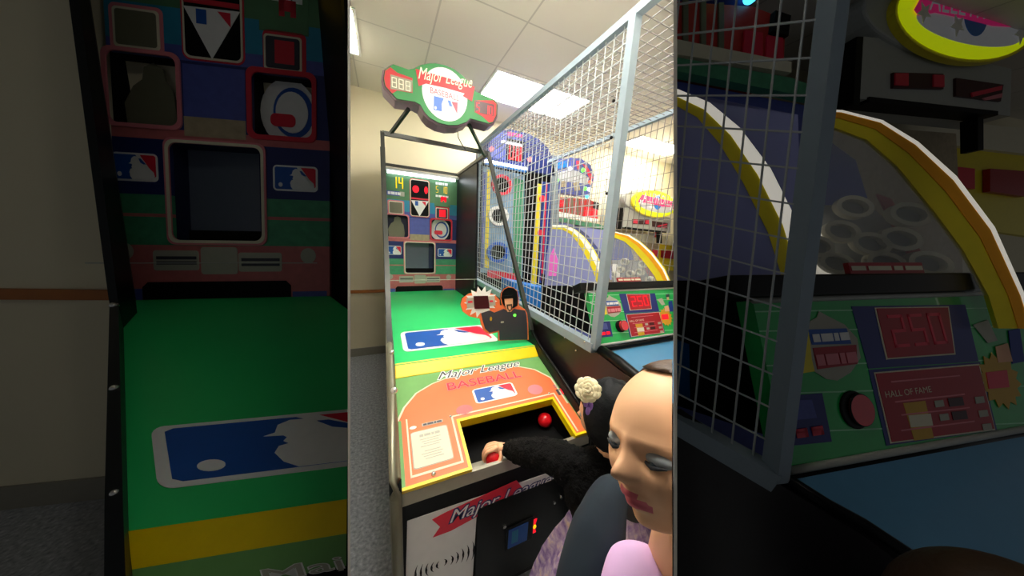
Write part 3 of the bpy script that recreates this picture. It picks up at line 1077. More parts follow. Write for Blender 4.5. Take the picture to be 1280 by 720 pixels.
# ================================================================== GAME 2: football game in a grey wire cage
def fence(root, clip, remap, thin, side_from=.07):
    X0, X1 = .845, 1.68
    y0, y1, z0, z1 = .068, 1.918, 1.065, 2.395

    def Q(x, y, z):
        return remap(V3((x, y, z)))
    if True:
        m = MB()
        m.bar(Q(X0, y0, z0), Q(X0, y0, z1), .034 * thin, 'grey_frame', up=NFEN)
        m.build('post', root, clip)
        m = MB()
        m.bar(Q(X0, y1, z0), Q(X0, y1, z1), .03 * thin, 'grey_frame', up=NFEN)
        m.build('post', root, clip)
    m = MB(); m.bar(Q(X0, y0, z0), Q(X0, y1, z0), .045 * thin, 'grey_frame', up=(0, 0, 1), w2=.045 * thin)
    m.build('bottom_rail', root, clip)
    m = MB(); m.bar(Q(X0, -.6, z1), Q(X0, y1, z1), .03 * thin, 'grey_frame', up=(0, 0, 1))
    m.build('top_rail', root, clip)
    m = MB()
    n = int((y1 - y0) / .05)
    for i in range(1, n):
        y = y0 + i * .05
        m.bar(Q(X0, y, z0), Q(X0, y, z1), .0034 * thin, 'wire', up=(0, 1, 0))
    n = int((z1 - z0) / .05)
    for i in range(1, n + 1):
        z = z0 + i * .05
        m.bar(Q(X0, y0, z), Q(X0, y1, z), .0034 * thin, 'wire', up=(0, 0, 1))
    m.build('wire_mesh', root, clip)
    return Q


NFEN = V3((0, 1, 0))
g2 = thing('football_arcade_game', (1.25, .6, 0), 'football arcade game with green control board inside a tall grey wire cage', 'arcade game')
Q = fence(g2, 'c', lambda p: p, 1.0)
# far side and roof of the cage
m = MB()
m.bar((1.68, -.6, 2.395), (1.68, 2.0, 2.395), .03, 'grey_frame')
m.build('top_rail', g2, 'c')
m = MB()
for i in range(45):
    y = -.35 + i * .05
    if y > 1.9:
        break
    m.bar((1.68, y, 1.25), (1.68, y, 2.385), .0035, 'wire_dark', up=(0, 1, 0))
for i in range(20):
    z = 1.42 + i * .05 * 2
    if z > 2.37:
        break
    m.bar((1.68, -.4, z), (1.68, 1.9, z), .0030, 'wire_dark', up=(0, 0, 1))
m.build('wire_mesh', g2, 'c')
m = MB()
for i in range(48):
    y = -.55 + i * .05
    if y > 1.9:
        break
    m.bar((.86, y, 2.39), (1.67, y, 2.39), .0034, 'wire_dark')
for i in range(1, 16):
    x = .86 + i * .05
    m.bar((x, -.55, 2.392), (x, 1.9, 2.392), .0034, 'wire_dark')
m.build('roof_mesh', g2, 'c')
# bolts on the post
for u, v in ((767, 126), (764, 172), (759, 242)):
    P = PX(u, v, 'x', .83)
    m = MB(); m.sphere(P, .007, 'black', 10); m.build('bolt', g2, 'c', smooth=True)
for u, v in ((731, 427), (706, 422), (720, 438)):
    P = PX(u, v, 'x', .824 if u == 731 else .843)
    m = MB(); m.sphere(P, .006, 'chrome', 10); m.build('bolt', g2, 'c', smooth=True)

mat('black_side', (34, 30, 34), .4, var=.3, scale=5)


def game2_body(root, clip, Fs, Z, k, depth_top):
    """board, shelf, arcs traced in their own planes; Fs holds the planes"""
    B = Fs['board']
    # control board
    m = MB()
    bl = B.loc(*Z(749, 432)); tlq = B.loc(*Z(735, 365))
    x0, y0, y1 = min(bl[0], tlq[0]), bl[1], tlq[1]
    x1 = x0 + Fs['bw']
    T = lambda u, v: B.loc(*Z(640 + (u - 640) / ZK, 360 + (v - 360) / ZK))     # zoomed photo pixels
    cz = lambda x, y: T(940 + x / 3.274, 360 + y / 3.274)
    m.rect(B, x0, y0, x1, y1, -.03 * k, 0, 'board_green')
    s1 = .0008 * k
    e = 0
    for v in (95, 175, 318, 435, 600):
        a = cz(60, v); c = cz(1100, v - 12)
        m.prism(B, [(x0, a[1] - .0012 * k), (x1, c[1] - .0012 * k), (x1, c[1] + .0012 * k), (x0, a[1] + .0012 * k)], e, s1 * .5, 'board_line')
    P = lambda pts: [cz(*p) for p in pts]
    m.prism(B, P([(405, 75), (870, 68), (925, 300), (475, 330)]), e, s1, 'board_navy')
    m.prism(B, P([(497, 80), (800, 75), (828, 272), (545, 292)]), s1, 2 * s1, 'cream')
    m.prism(B, P([(503, 84), (794, 80), (820, 266), (550, 286)]), 2 * s1, 3 * s1, 'board_red')
    a, b_ = cz(570, 245); c, d = cz(770, 100)
    seg(m, B, '250', a, b_, c, d, 3 * s1, 'led_red' if clip == 'c' else 'ring_red')
    m.prism(B, P([(475, 335), (930, 303), (1000, 580), (548, 645)]), e, s1, 'board_navy')
    m.prism(B, P([(495, 345), (925, 310), (990, 580), (562, 635)]), s1, 2 * s1, 'cream')
    m.prism(B, P([(500, 350), (920, 316), (984, 574), (566, 628)]), 2 * s1, 3 * s1, 'board_red')
    a, b_ = cz(540, 448); c, d = cz(720, 400)
    text(m, B, 'HALL OF FAME', a, b_, c, d, 3.5 * s1, 'cream')
    for q in (((560, 380), (840, 355), (842, 360), (562, 386)), ((575, 462), (860, 430), (862, 436), (577, 468)), ((600, 515), (880, 485), (882, 490), (602, 521)), ((600, 578), (900, 540), (902, 546), (602, 584))):
        m.prism(B, P(q), 3 * s1, 3.5 * s1, 'pink_line')
    m.prism(B, P([(610, 470), (700, 460), (735, 612), (655, 622)]), 3 * s1, 3.4 * s1, 'gold')
    m.prism(B, P([(630, 520), (720, 512), (730, 560), (640, 568)]), 3.4 * s1, 4 * s1, 'cream')
    for x, y in ((735, 460), (755, 515), (900, 445), (915, 500), (930, 555)):
        m.prism(B, P([(x, y), (x + 36, y - 4), (x + 42, y + 22), (x + 6, y + 27)]), 3.4 * s1, 4 * s1, 'print_grey')
    for x, y in ((790, 450), (805, 505)):
        m.prism(B, P([(x, y), (x + 60, y - 6), (x + 68, y + 28), (x + 8, y + 34)]), 3.4 * s1, 4 * s1, 'led_back')
    # badge at the left
    m.prism(B, P([(225, 165), (215, 240), (250, 340), (300, 372), (345, 378), (400, 345), (440, 285), (425, 205), (375, 150), (300, 112), (270, 95), (262, 120), (235, 135)]), s1, 2 * s1, 'print_grey')
    m.prism(B, P([(222, 170), (380, 165), (400, 228), (240, 232)]), 2 * s1, 3 * s1, 'mlb_blue')
    m.prism(B, P([(243, 245), (420, 232), (425, 310), (262, 332)]), 2 * s1, 3 * s1, 'board_red')
    m.prism(B, P([(200, 180), (225, 175), (238, 290), (250, 340), (190, 350), (180, 260)]), 2 * s1, 3 * s1, 'arc_yellow')
    a, b_ = cz(245, 222); c, d = cz(385, 180); smallprint(m, B, a, b_, c, d, 3.5 * s1, 'white')
    a, b_ = cz(262, 318); c, d = cz(415, 260); smallprint(m, B, a, b_, c, d, 3.5 * s1, 'pink_line')
    # small score window
    m.prism(B, P([(160, 440), (285, 430), (325, 628), (160, 645)]), e, s1, 'board_navy')
    m.prism(B, P([(160, 460), (240, 455), (262, 530), (165, 540)]), s1, 2 * s1, 'violet_blue')
    a, b_ = cz(172, 615); c, d = cz(292, 560); seg(m, B, '95', a, b_, c, d, 2 * s1, 'led_red' if clip == 'c' else 'ring_red', t=.2)
    # gold star with a red window
    ctr = cz(1010, 378)
    rx_, ry_ = abs(cz(1095, 378)[0] - ctr[0]), abs(cz(1010, 260)[1] - ctr[1])
    m.prism(B, [(ctr[0] + math.cos(2 * PI * i / 28) * rx_ * (1 if i % 2 else .78), ctr[1] + math.sin(2 * PI * i / 28) * ry_ * (1 if i % 2 else .78)) for i in range(28)], s1, 2 * s1, 'gold')
    m.prism(B, P([(950, 345), (1035, 335), (1045, 405), (962, 412)]), 2 * s1, 3 * s1, 'led_red' if clip == 'c' else 'ring_red')
    # plain player figure
    m.prism(B, P([(1045, 175), (1090, 165), (1110, 300), (1060, 310)]), s1, 2 * s1, 'jersey_blue')
    m.prism(B, P([(1020, 120), (1045, 112), (1052, 150), (1028, 158)]), s1, 2 * s1, 'skin')
    m.prism(B, P([(1008, 85), (1050, 75), (1056, 112), (1015, 122)]), 2 * s1, 3 * s1, 'print_dark')
    m.prism(B, P([(900, 150), (960, 130), (1000, 215), (960, 225)]), s1, 2 * s1, 'print_grey')
    m.prism(B, P([(990, 240), (1040, 225), (1060, 300), (1000, 305)]), 2 * s1, 2.5 * s1, 'skin')
    brd = m.build('control_board', root, clip)
    # round push button
    m = MB()
    c0 = cz(430, 495)
    rx_ = abs(cz(480, 495)[0] - c0[0])
    kb = k if clip == 'c' else k * .3
    m.prism(B, ell(c0[0] - rx_ * .3, c0[1], rx_ * 1.15, rx_ * 1.15, 28), 0, .012 * kb, 'black')
    m.prism(B, ell(c0[0], c0[1], rx_, rx_, 28), .012 * kb, .026 * kb, 'button_red')
    m.build('push_button', brd, clip, bevel=.002 * k)
    # thin pale trim, dark roll under the board
    m = MB()
    m.tube([B.at(x0, y0, .0), B.at(x1, y0, 0)], .0065 * k, 'sign_grey', 8)
    m.tube([B.at(x0, y1, .0), B.at(x1, y1, 0)], .0055 * k, 'sign_grey', 8)
    m.tube([B.at(x0, y0 - .017 * k, -.01 * k), B.at(x1, y0 - .017 * k, -.01 * k)], .014 * k, 'black_gloss', 10)
    m.build('board_trim', root, clip, smooth=True)
    # black header bar above board
    m = MB()
    hb = B.loc(*Z(724, 361))
    m.prism(B, [(hb[0], y1 + .006 * k), (x1, y1 + .006 * k), (x1, y1 + .045 * k), (hb[0], y1 + .045 * k)], -.05 * k, .012 * k, 'black_gloss')
    m.build('header_bar', root, clip, bevel=.004 * k)
    m = MB()
    q0 = B.loc(*Z(773, 356)); q1 = B.loc(*Z(800.5, 350.5))
    m.rect(B, q0[0], y1 + .045 * k, q1[0], y1 + .068 * k, -.004 * k, .004 * k, 'board_red')
    smallprint(m, B, q0[0] + .004 * k, y1 + .052 * k, q1[0] - .004 * k, y1 + .061 * k, .0045 * k, 'cream')
    m.build('warning_plate', root, clip)
    # curved side arcs
    for key, outer, inner, lip in (('arc1', [(690, 281), (705, 281.5), (718, 287), (730, 297), (742, 313), (752, 333), (759, 357)],
                                    [(690, 286), (703, 287), (713, 292.5), (722, 303), (731, 318), (741, 338), (747, 357)], None),
                                   ('arc2', [(757, 289.5), (770, 290), (786, 294), (800, 302.5), (815, 316), (830, 336), (842, 363), (846, 376)],
                                    [(757, 295), (768, 297), (780, 301.5), (792, 312), (806, 329), (818, 345), (828, 363), (832, 376)], None)):
        A = Fs[key]
        o_ = [A.loc(*Z(*p)) for p in outer]
        i_ = [A.loc(*Z(*p)) for p in inner]
        m = MB()
        t = .012 * k
        for j in range(len(o_) - 1):
            a, b_, c, d = o_[j], o_[j + 1], i_[j + 1], i_[j]
            lp = lambda p, q, w: (p[0] + (q[0] - p[0]) * w, p[1] + (q[1] - p[1]) * w)
            m.prism(A, [a, b_, c, d], -t, 0, 'arc_yellow')
            if key == 'arc1':
                m.prism(A, [a, b_, lp(b_, c, .45), lp(a, d, .45)], 0, .002 * k, 'arc_white')
            else:
                m.prism(A, [a, b_, lp(b_, c, .12), lp(a, d, .12)], 0, .003 * k, 'arc_white')
                m.prism(A, [lp(a, d, .12), lp(b_, c, .12), lp(b_, c, .45), lp(a, d, .45)], 0, .002 * k, 'arc_orange')
        m.build('curved_edge', root, clip)
        if key == 'arc1':
            m = MB()
            m.prism(A, i_ + [A.loc(*Z(680, 357)), A.loc(*Z(683, 320)), A.loc(*Z(688, 290))], -t * .8, -t * .2, 'lavender')
            m.prism(A, [A.loc(*Z(*p)) for p in ((684, 345), (686, 322), (692, 310), (697, 325), (695, 345))], -t * .2, 0, 'pink_glow')
            m.build('side_window', root, clip)
            m = MB()
            m.prism(A, [A.loc(*Z(*p)) for p in ((676, 342), (738, 362), (745, 366), (745, 420), (700, 405), (676, 398))], -t * 1.2, -t * .4, 'black')
            m.build('lower_side', root, clip)
            # haze of the second inner wall, seen past the arch
            m = MB()
            m.prism(A, [A.loc(*Z(*p)) for p in ((692, 280), (755, 288), (757, 350), (752, 330), (742, 310), (730, 294.5), (718, 284.5), (705, 279))], -t * 4, -t * 3, 'lavender')
            m.build('inner_wall', root, clip)
        else:
            m = MB()
            m.prism(A, i_[:7] + [A.loc(*Z(757, 357))], -t * .6, -t * .4, 'clear')
            m.build('clear_cover', root, clip)
            m = MB()
            m.prism(A, [A.loc(*Z(*p)) for p in ((757, 297), (770, 299), (780, 306), (786, 325), (757, 325))], -.06 * k, -.055 * k, 'violet_blue')
            m.prism(A, [A.loc(*Z(*p)) for p in ((757, 323), (790, 326), (812, 345), (822, 360), (757, 360))], -.08 * k, -.075 * k, 'sign_grey')
            m.prism(A, [A.loc(*Z(*p)) for p in ((758, 330), (764, 330), (771, 357), (762, 357))], -.07 * k, -.060 * k, 'arc_white')
            m.prism(A, [A.loc(*Z(*p)) for p in ((790, 320), (796, 322), (812, 350), (806, 350))], -.07 * k, -.060 * k, 'dirt_red')
            m.build('back_target', root, clip)
            # target cups behind the cover
            for u, v in ((762, 343), (772, 337), (784, 342), (796, 340), (777, 327), (790, 350), (808, 350), (770, 350), (800, 330)):
                a, b_ = A.loc(*Z(u, v))
                m = MB()
                R_ = .033 * k
                m.ring(A, ell(a, b_, R_, R_ * .8, 20), ell(a, b_, R_ * .72, R_ * .52, 20), -.05 * k, -.02 * k, 'cream')
                m.prism(A, ell(a, b_, R_ * .72, R_ * .52, 20), -.05 * k, -.045 * k, 'sign_grey')
                m.build('target_cup', root, clip)


# planes of game 2 in the bright bay
vb = (V3((0, .174, 1.308)) - V3((0, .058, 1.079))).normalized()
Fs = {'board': Fr((.86, .058, 1.079), (1, 0, 0), vb), 'bw': .80,
      'arc1': Fr((1.15, 0, 0), (0, -1, 0), (0, 0, 1), (-1, 0, 0)),
      'arc2': Fr((1.66, 0, 0), (0, -1, 0), (0, 0, 1), (-1, 0, 0))}
game2_body(g2, 'c', Fs, ident, 1.0, None)
# black side, blue shelf and side rail
m = MB()
fr = Fr((.85, 0, 0), (0, 1, 0), (0, 0, 1), (-1, 0, 0))
m.prism(fr, [(-.45, .02), (-.45, .93), (-.156, 1.020), (.05, 1.045), (1.95, 1.045), (1.95, .02)], -.03, 0, 'black_side')
m.build('side_panel', g2, 'c')
m = MB()
m.tube([(.865, .05, 1.062), (.865, -.05, 1.055), (.865, -.156, 1.035), (.865, -.45, .945)], .022, 'black_gloss', 10)
m.build('side_rail', g2, 'c', smooth=True)
m = MB()
m.hexa([(.88, -.5, .90), (1.70, -.5, .90), (1.70, .05, 1.01), (.88, .05, 1.01), (.88, -.5, .93), (1.70, -.5, .93), (1.70, .05, 1.045), (.88, .05, 1.045)], 'blue_shelf')
m.build('blue_shelf', g2, 'c')
m = MB()
m.box((.88, .05, .02), (1.70, .08, 1.04), 'black_side')
m.build('front_wall', g2, 'c')

# ================================================================== hoop toss game behind the cage
YH = 2.1
F_h = Fr((0, YH, 0), (1, 0, 0), (0, 0, 1), (0, -1, 0))
g3 = thing('ring_target_game', (1.3, 2.3, 0), 'tall navy arcade game with red, white and blue ring targets behind the wire cage', 'arcade game')
H = lambda pts: [F_h.loc(*p) for p in pts]
m = MB()
m.prism(F_h, H([(600, 203), (693, 222), (697, 375), (690, 420), (595, 400), (595, 345)]), -.35, 0, 'black')
m.build('cabinet', g3, 'c')
m = MB()
m.prism(F_h, H([(604, 203), (606, 182), (612, 172), (622, 164), (640, 164), (655, 168), (670, 175), (682, 186), (688, 200), (691, 221)]), -.30, .05, 'marquee_navy')
m.prism(F_h, H([(608, 197), (610, 176), (622, 167), (648, 170), (652, 206)]), .05, .055, 'violet_blue')
m.prism(F_h, H([(632, 167), (650, 170), (650, 174), (632, 171)]), .055, .058, 'magenta')
a, b_ = F_h.loc(632, 199); c, d = F_h.loc(651, 187)
m.rect(F_h, a - .02, b_ - .02, c + .01, d + .07, .055, .058, 'dark_hole')
seg(m, F_h, '00', a, b_ - .01, c, d + .03, .058, 'led_red', t=.25)
m.prism(F_h, H([(624, 177), (650, 182.5), (650, 185.5), (624, 180)]), .055, .060, 'bulb_white')
for u, v in ((612, 188), (659, 200.5)):
    a, b_ = F_h.loc(u, v); m.prism(F_h, ell(a, b_, .028, .028, 16), .05, .062, 'pink_line')
m.build('marquee', g3, 'c')
m = MB()
m.prism(F_h, H([(604, 201.5), (654, 211.5), (654, 214.5), (604, 205)]), .05, .09, 'tube')
m.prism(F_h, H([(604, 205), (654, 214.5), (654, 217), (604, 207)]), .05, .08, 'blue_box')
m.build('light_bar', g3, 'c')
m = MB()
m.prism(F_h, H([(603, 208), (655, 219), (652, 348), (600, 340)]), 0, .02, 'toss_art')
m.prism(F_h, H([(608, 212), (612, 213), (610, 335), (605, 334)]), .02, .023, 'arc_yellow')
m.prism(F_h, H([(603, 215), (607, 216), (603, 335), (600, 334)]), .02, .023, 'violet_blue')
m.prism(F_h, H([(641, 222), (654, 226), (651, 345), (640, 343)]), .02, .023, 'grass_art')
m.prism(F_h, H([(608, 337), (646, 342), (646, 351), (608, 346)]), .02, .03, 'ring_red')
tb = m.build('target_board', g3, 'c')
for (u, v, mm) in ((625.5, 232, 'ring_red'), (621.5, 270, 'white'), (620.5, 315, 'ring_blue')):
    a, b_ = F_h.loc(u, v)
    m = MB()
    R_ = .118 if mm != 'ring_blue' else .13
    fr2 = F_h
    m.ring(fr2, ell(a, b_, R_ * 1.0, R_ * .9, 28), ell(a, b_, R_ * .72, R_ * .66, 28), .0215, .06, mm)
    m.prism(fr2, ell(a, b_, R_ * .72, R_ * .66, 28), .0215, .03, 'dark_hole')
    o = m.build('ring_target', tb, 'c')
    o['label'] = {'ring_red': 'red ring round a dark hole', 'white': 'white ring round a dark hole', 'ring_blue': 'blue ring round a dark hole'}[mm]
m = MB()
m.prism(F_h, H([(671.5, 230), (676, 231), (668.5, 362), (663, 361)]), 0.001, .03, 'arc_yellow')
m.build('yellow_stripe', g3, 'c')
m = MB()
m.prism(F_h, H([(677, 227), (688, 229), (684, 355), (672, 353)]), 0.001, .02, 'jersey_blue')
m.prism(F_h, H([(681, 229), (683, 229), (677, 350), (675, 350)]), .02, .025, 'ring_red')
for u, v in ((676, 249), (673.5, 291)):
    a, b_ = F_h.loc(u, v); m.prism(F_h, ell(a, b_, .04, .04, 16), .025, .04, 'ring_red')
m.build('blue_column', g3, 'c')
m = MB()
m.prism(F_h, H([(688, 195), (694, 196), (698, 345), (686, 343)]), -.02, .05, 'grey_frame')
m.build('grey_column', g3, 'c')
F_b = Fr((0, 1.6, 0), (1, 0, 0), (0, 0, 1), (0, -1, 0))
m = MB()
m.prism(F_b, [F_b.loc(*p) for p in ((640, 352), (712, 367), (712, 392), (690, 392), (640, 372))], -.3, 0, 'blue_box')
m.build('blue_ball_box', g3, 'c', bevel=.01)

# ================================================================== bulb marquee and red display game beyond
F_m = Fr((0, 2.2, 0), (1, 0, 0), (0, 0, 1), (0, -1, 0))


def bulb_sign(root, fr, Z, clip, k):
    X = lambda pts: [fr.loc(*Z(*p)) for p in pts]
    m = MB()
    m.prism(fr, X([(693, 222), (694, 205), (700, 199), (712, 197), (726, 198), (738, 206), (742, 218), (741, 228), (737, 246), (693, 240)]), -.12 * k, 0, 'violet_blue')
    m.prism(fr, X([(696, 216), (712, 212), (722, 214), (736, 222), (734, 230), (696, 226)]), 0, .004 * k, 'sign_white')
    m.prism(fr, X([(696, 204), (708, 201), (709, 209), (697, 211)]), .004 * k, .008 * k, 'blue_box')
    m.prism(fr, X([(720, 201), (724, 201), (724, 212), (721, 212)]), .004 * k, .008 * k, 'ring_red')
    m.prism(fr, X([(728, 205), (733, 207), (741, 222), (738, 226)]), .004 * k, .008 * k, 'ring_red')
    m.prism(fr, X([(700, 227), (706, 226), (707, 234), (701, 234)]), .004 * k, .008 * k, 'sand_art')
    m.prism(fr, X([(716, 229), (723, 227), (725, 238), (718, 239)]), .004 * k, .008 * k, 'sand_art')
    mf = m.build('marquee_face', root, clip)
    for u, v, mm in ((694, 206, 'bulb_white'), (695.5, 226, 'bulb_green'), (694.5, 238, 'bulb_blue'), (728, 213, 'bulb_green'), (737, 228, 'bulb_red'), (731, 236, 'bulb_green'), (735.5, 237, 'bulb_white'), (733, 246, 'bulb_blue'), (712, 211, 'bulb_white')):
        a, b_ = fr.loc(*Z(u, v))
        m = MB(); m.sphere(fr.at(a, b_, .012 * k), .026 * k, mm, 14)
        m.build('bulb', mf, clip, smooth=True)


def red_display(root, fr, Z, clip, k):
    X = lambda pts: [fr.loc(*Z(*p)) for p in pts]
    m = MB()
    m.prism(fr, X([(692, 246), (735, 249), (748, 254), (747, 276), (692, 268)]), -.2 * k, 0, 'seat_red')
    m.prism(fr, X([(742, 252), (748, 254), (747, 262), (741, 260)]), 0, .02 * k, 'black')
    for q in (((693, 250), (705, 251), (705, 258), (693, 257)), ((731, 259), (738, 260), (738, 271), (730, 270)), ((740, 261), (746, 262), (746, 273), (739, 272))):
        m.prism(fr, X(q), .002 * k, .01 * k, 'led_red' if clip == 'c' else 'ring_red')
    for q in (((707, 246), (709, 246), (709, 270), (707, 270)), ((714, 247), (716, 247), (716, 271), (714, 271)), ((721, 248), (723, 248), (723, 272), (721, 272))):
        m.prism(fr, X(q), 0, .008 * k, 'led_off')
    m.build('display_case', root, clip)
    m = MB()
    m.prism(fr, X([(692, 264), (745, 274), (745, 278), (692, 270)]), .011 * k, .05 * k, 'arc_white' if clip == 'c' else 'cream')
    m.prism(fr, X([(692, 271), (745, 280), (756, 284), (756, 288), (692, 276)]), .011 * k, .05 * k, 'grass_art')
    m.build('light_strip', root, clip)
    m = MB()
    m.prism(fr, X([(692, 276), (756, 288), (756, 440), (692, 425)]), -.2 * k, 0, 'violet_blue')
    m.build('cabinet', root, clip)


gm = thing('bulb_marquee_game', (2.1, 2.3, 0), 'arcade game with coloured bulbs round its marquee and red lit displays behind the wire cage', 'arcade game')
bulb_sign(gm, F_m, ident, 'c', 1.0)
red_display(gm, F_m, ident, 'c', 1.0)

# ================================================================== oval lime sign game
F_o = Fr((0, 2.3, 0), (1, 0, 0), (0, 0, 1), (0, -1, 0))


def oval_game(root, fr, Z, clip, k):
    X = lambda pts: [fr.loc(*Z(*p)) for p in pts]
    co_ = lambda x, y: (770 + x / 9, 220 + y / 9)
    XP = lambda pts: X([co_(*p) for p in pts])

    def el(cx, cy, rx, ry, rot, n=40):
        return XP(ell(cx, cy, rx, ry, n, rot))
    m = MB()
    m.prism(fr, el(375, 285, 285, 142, .15), -.22 * k, -.01 * k, 'sign_grey')
    m.build('sign_body', root, clip, bevel=.01 * k)
    m = MB()
    m.prism(fr, el(415, 315, 248, 150, .17), -.01 * k, .02 * k, 'arc_yellow')
    m.prism(fr, el(415, 312, 240, 142, .17), .02 * k, .024 * k, 'lime')
    m.prism(fr, el(425, 345, 190, 62, .2), .024 * k, .026 * k, 'sign_white')
    m.prism(fr, el(445, 300, 42, 80, .0), .026 * k, .028 * k, 'blue_box')
    m.prism(fr, XP([(225, 290), (270, 210), (330, 225), (430, 250), (560, 275), (640, 285), (635, 385), (590, 350), (500, 345), (400, 320), (300, 300), (240, 310)]), .028 * k, .030 * k, 'magenta')
    a0, b0 = fr.loc(*Z(*co_(275, 300))); a1, b1 = fr.loc(*Z(*co_(625, 355)))
    text(m, fr, 'ALLEYROLLER', a0, b0 + .01 * k, a1, b0 + .12 * k, .031 * k, 'sign_white', rise=b1 - b0)
    for x, y in ((258, 300), (375, 345), (600, 370)):
        c0 = fr.loc(*Z(*co_(x, y)))
        r_ = abs(fr.loc(*Z(*co_(x + 26, y)))[0] - c0[0])
        m.prism(fr, [(c0[0] + math.cos(2 * PI * i / 10 + .3) * r_ * (1 if i % 2 else .45), c0[1] + math.sin(2 * PI * i / 10 + .3) * r_ * (1 if i % 2 else .45)) for i in range(10)], .031 * k, .033 * k, 'white')
    m.build('sign_face', root, clip)
    m = MB()
    m.prism(fr, XP([(110, 350), (210, 360), (640, 470), (635, 640), (95, 575)]), -.20 * k, -.03 * k, 'sign_grey')
    m.prism(fr, XP([(85, 350), (108, 350), (95, 600), (72, 595)]), -.10 * k, -.03 * k, 'dark_hole')
    m.prism(fr, XP([(120, 572), (580, 625), (580, 640), (120, 590)]), -.10 * k, -.02 * k, 'dark_hole')
    dh = m.build('display_housing', root, clip)
    for q in (((205, 485), (385, 490), (385, 545), (205, 540)), ((430, 505), (600, 530), (590, 590), (430, 570))):
        m = MB()
        m.prism(fr, XP(q), -.03 * k, -.02 * k, 'led_back')
        x0_, y0_ = q[0]
        if x0_ < 300:
            m.prism(fr, XP([(208, 490), (255, 490), (255, 535), (208, 532)]), -.02 * k, -.015 * k, 'ring_red')
            m.prism(fr, XP([(345, 495), (383, 497), (383, 540), (345, 538)]), -.02 * k, -.015 * k, 'ring_red')
        else:
            m.prism(fr, XP([(480, 560), (590, 535), (588, 550), (484, 575)]), -.02 * k, -.015 * k, 'ring_red')
            m.prism(fr, XP([(520, 580), (590, 562), (588, 578), (530, 588)]), -.02 * k, -.015 * k, 'pink_line')
        m.build('display', dh, clip)
    m = MB()
    for q in (((530, 640), (550, 640), (550, 760), (530, 760)),):
        m.prism(fr, XP(q), -.10 * k, -.04 * k, 'black')
    m.prism(fr, XP([(75, 640), (120, 600), (540, 640), (640, 650), (660, 1900), (75, 1900)]), -.30 * k, -.22 * k, 'sand_art')
    m.build('stand', root, clip)


def shelf_boxes(fr, Z, clip, k, where):
    X = lambda pts: [fr.loc(*Z(*p)) for p in pts]
    m = MB()
    m.prism(fr, X([(783, 291), (842, 297), (850, 298), (850, 308), (783, 300)]), -.2 * k, 0, 'cream')
    m.prism(fr, X([(783, 300), (850, 308), (850, 340), (783, 330)]), -.2 * k, -.08 * k, 'arc_yellow')
    tag(m.build('wall_shelf', None, clip), 'cream shelf with a yellow panel under the lime oval sign ' + where, 'shelf')
    for q, mm, lab in (([(817, 290), (824, 291), (823, 297), (817, 296.5)], 'seat_red', 'small red box standing on the cream shelf '),
                       ([(803, 311), (822, 313), (822, 321), (804, 319)], 'mlb_red', 'left red box under the cream shelf '),
                       ([(828, 313), (842, 314), (842, 324), (828, 322)], 'board_red', 'right red box under the cream shelf ')):
        m = MB()
        m.prism(fr, X(q), -.07 * k if q[0][1] > 300 else .001, .02 * k, mm)
        tag(m.build('box', None, clip), lab + where, 'box')


go = thing('oval_sign_game', (3.6, 2.4, 0), 'arcade game with oval lime sign reading alleyroller at the right edge of the bright bay', 'arcade game')
oval_game(go, F_o, ident, 'c', 1.3)
shelf_boxes(Fr((0, 2.55, 0), (1, 0, 0), (0, 0, 1), (0, -1, 0)), ident, 'c', .5, 'in the bright bay')

# ================================================================== LEFT BAY: enlarged copy of the baseball game in the dim bay
UX = (MT @ V3((1806, -32, 339))).normalized()
UP = (MT @ V3((418, -4692, -339))).normalized()
UPo = (UP - UX * UP.dot(UX)).normalized()
ND = UX.cross(UPo).normalized()             # toward the viewer
if ND.dot(C - PD(280, 200, 1.2)) < 0:
    ND = -ND


def along(P0, d, u, v):
    """length along d from P0 whose picture is nearest to the pixel"""
    r = ray(u, v)
    # closest approach of two lines
    w = P0 - C
    a, b_, c = d.dot(d), d.dot(r), r.dot(r)
    dd, e = d.dot(w), r.dot(w)
    return (b_ * e - c * dd) / (a * c - b_ * b_)


DL = 1.20
O_ = PD(152, 375, DL)
wl = along(O_, UX, 412, 376) / W
hl = along(O_, UPo, *zoom(480.5, 207)) / (ZT - ZB)
UPs = UP * 1.0
UPs = (UP * .6 + UPo * .4).normalized()
hl = along(O_, UPs, *zoom(480.5, 207)) / (ZT - ZB)
L_bb = Fr(O_ - UPs * hl * ZB, UX * wl, UPs * hl, ND)
gl = thing('baseball_arcade_game', (O_.x, O_.y, 0), 'dim enlarged copy of the baseball pitching arcade game in the dark left bay', 'arcade game')
gl.name = 'baseball_arcade_game.001'
TRUE_LOC[gl.name] = V3(gl.location)
backboard(gl, L_bb, 'l', lit=False)
# lane of the dim game runs obliquely toward the player
lf = PD(160, 664, .50)
dvl = lf - O_
L_lane = Fr(O_, UX * wl, dvl, UPo)


def lane_prism(m, a0, b0, a1, b1, h0, h1, mm):
    m.rect(L_lane, a0, b0, a1, b1, h0, h1, mm)


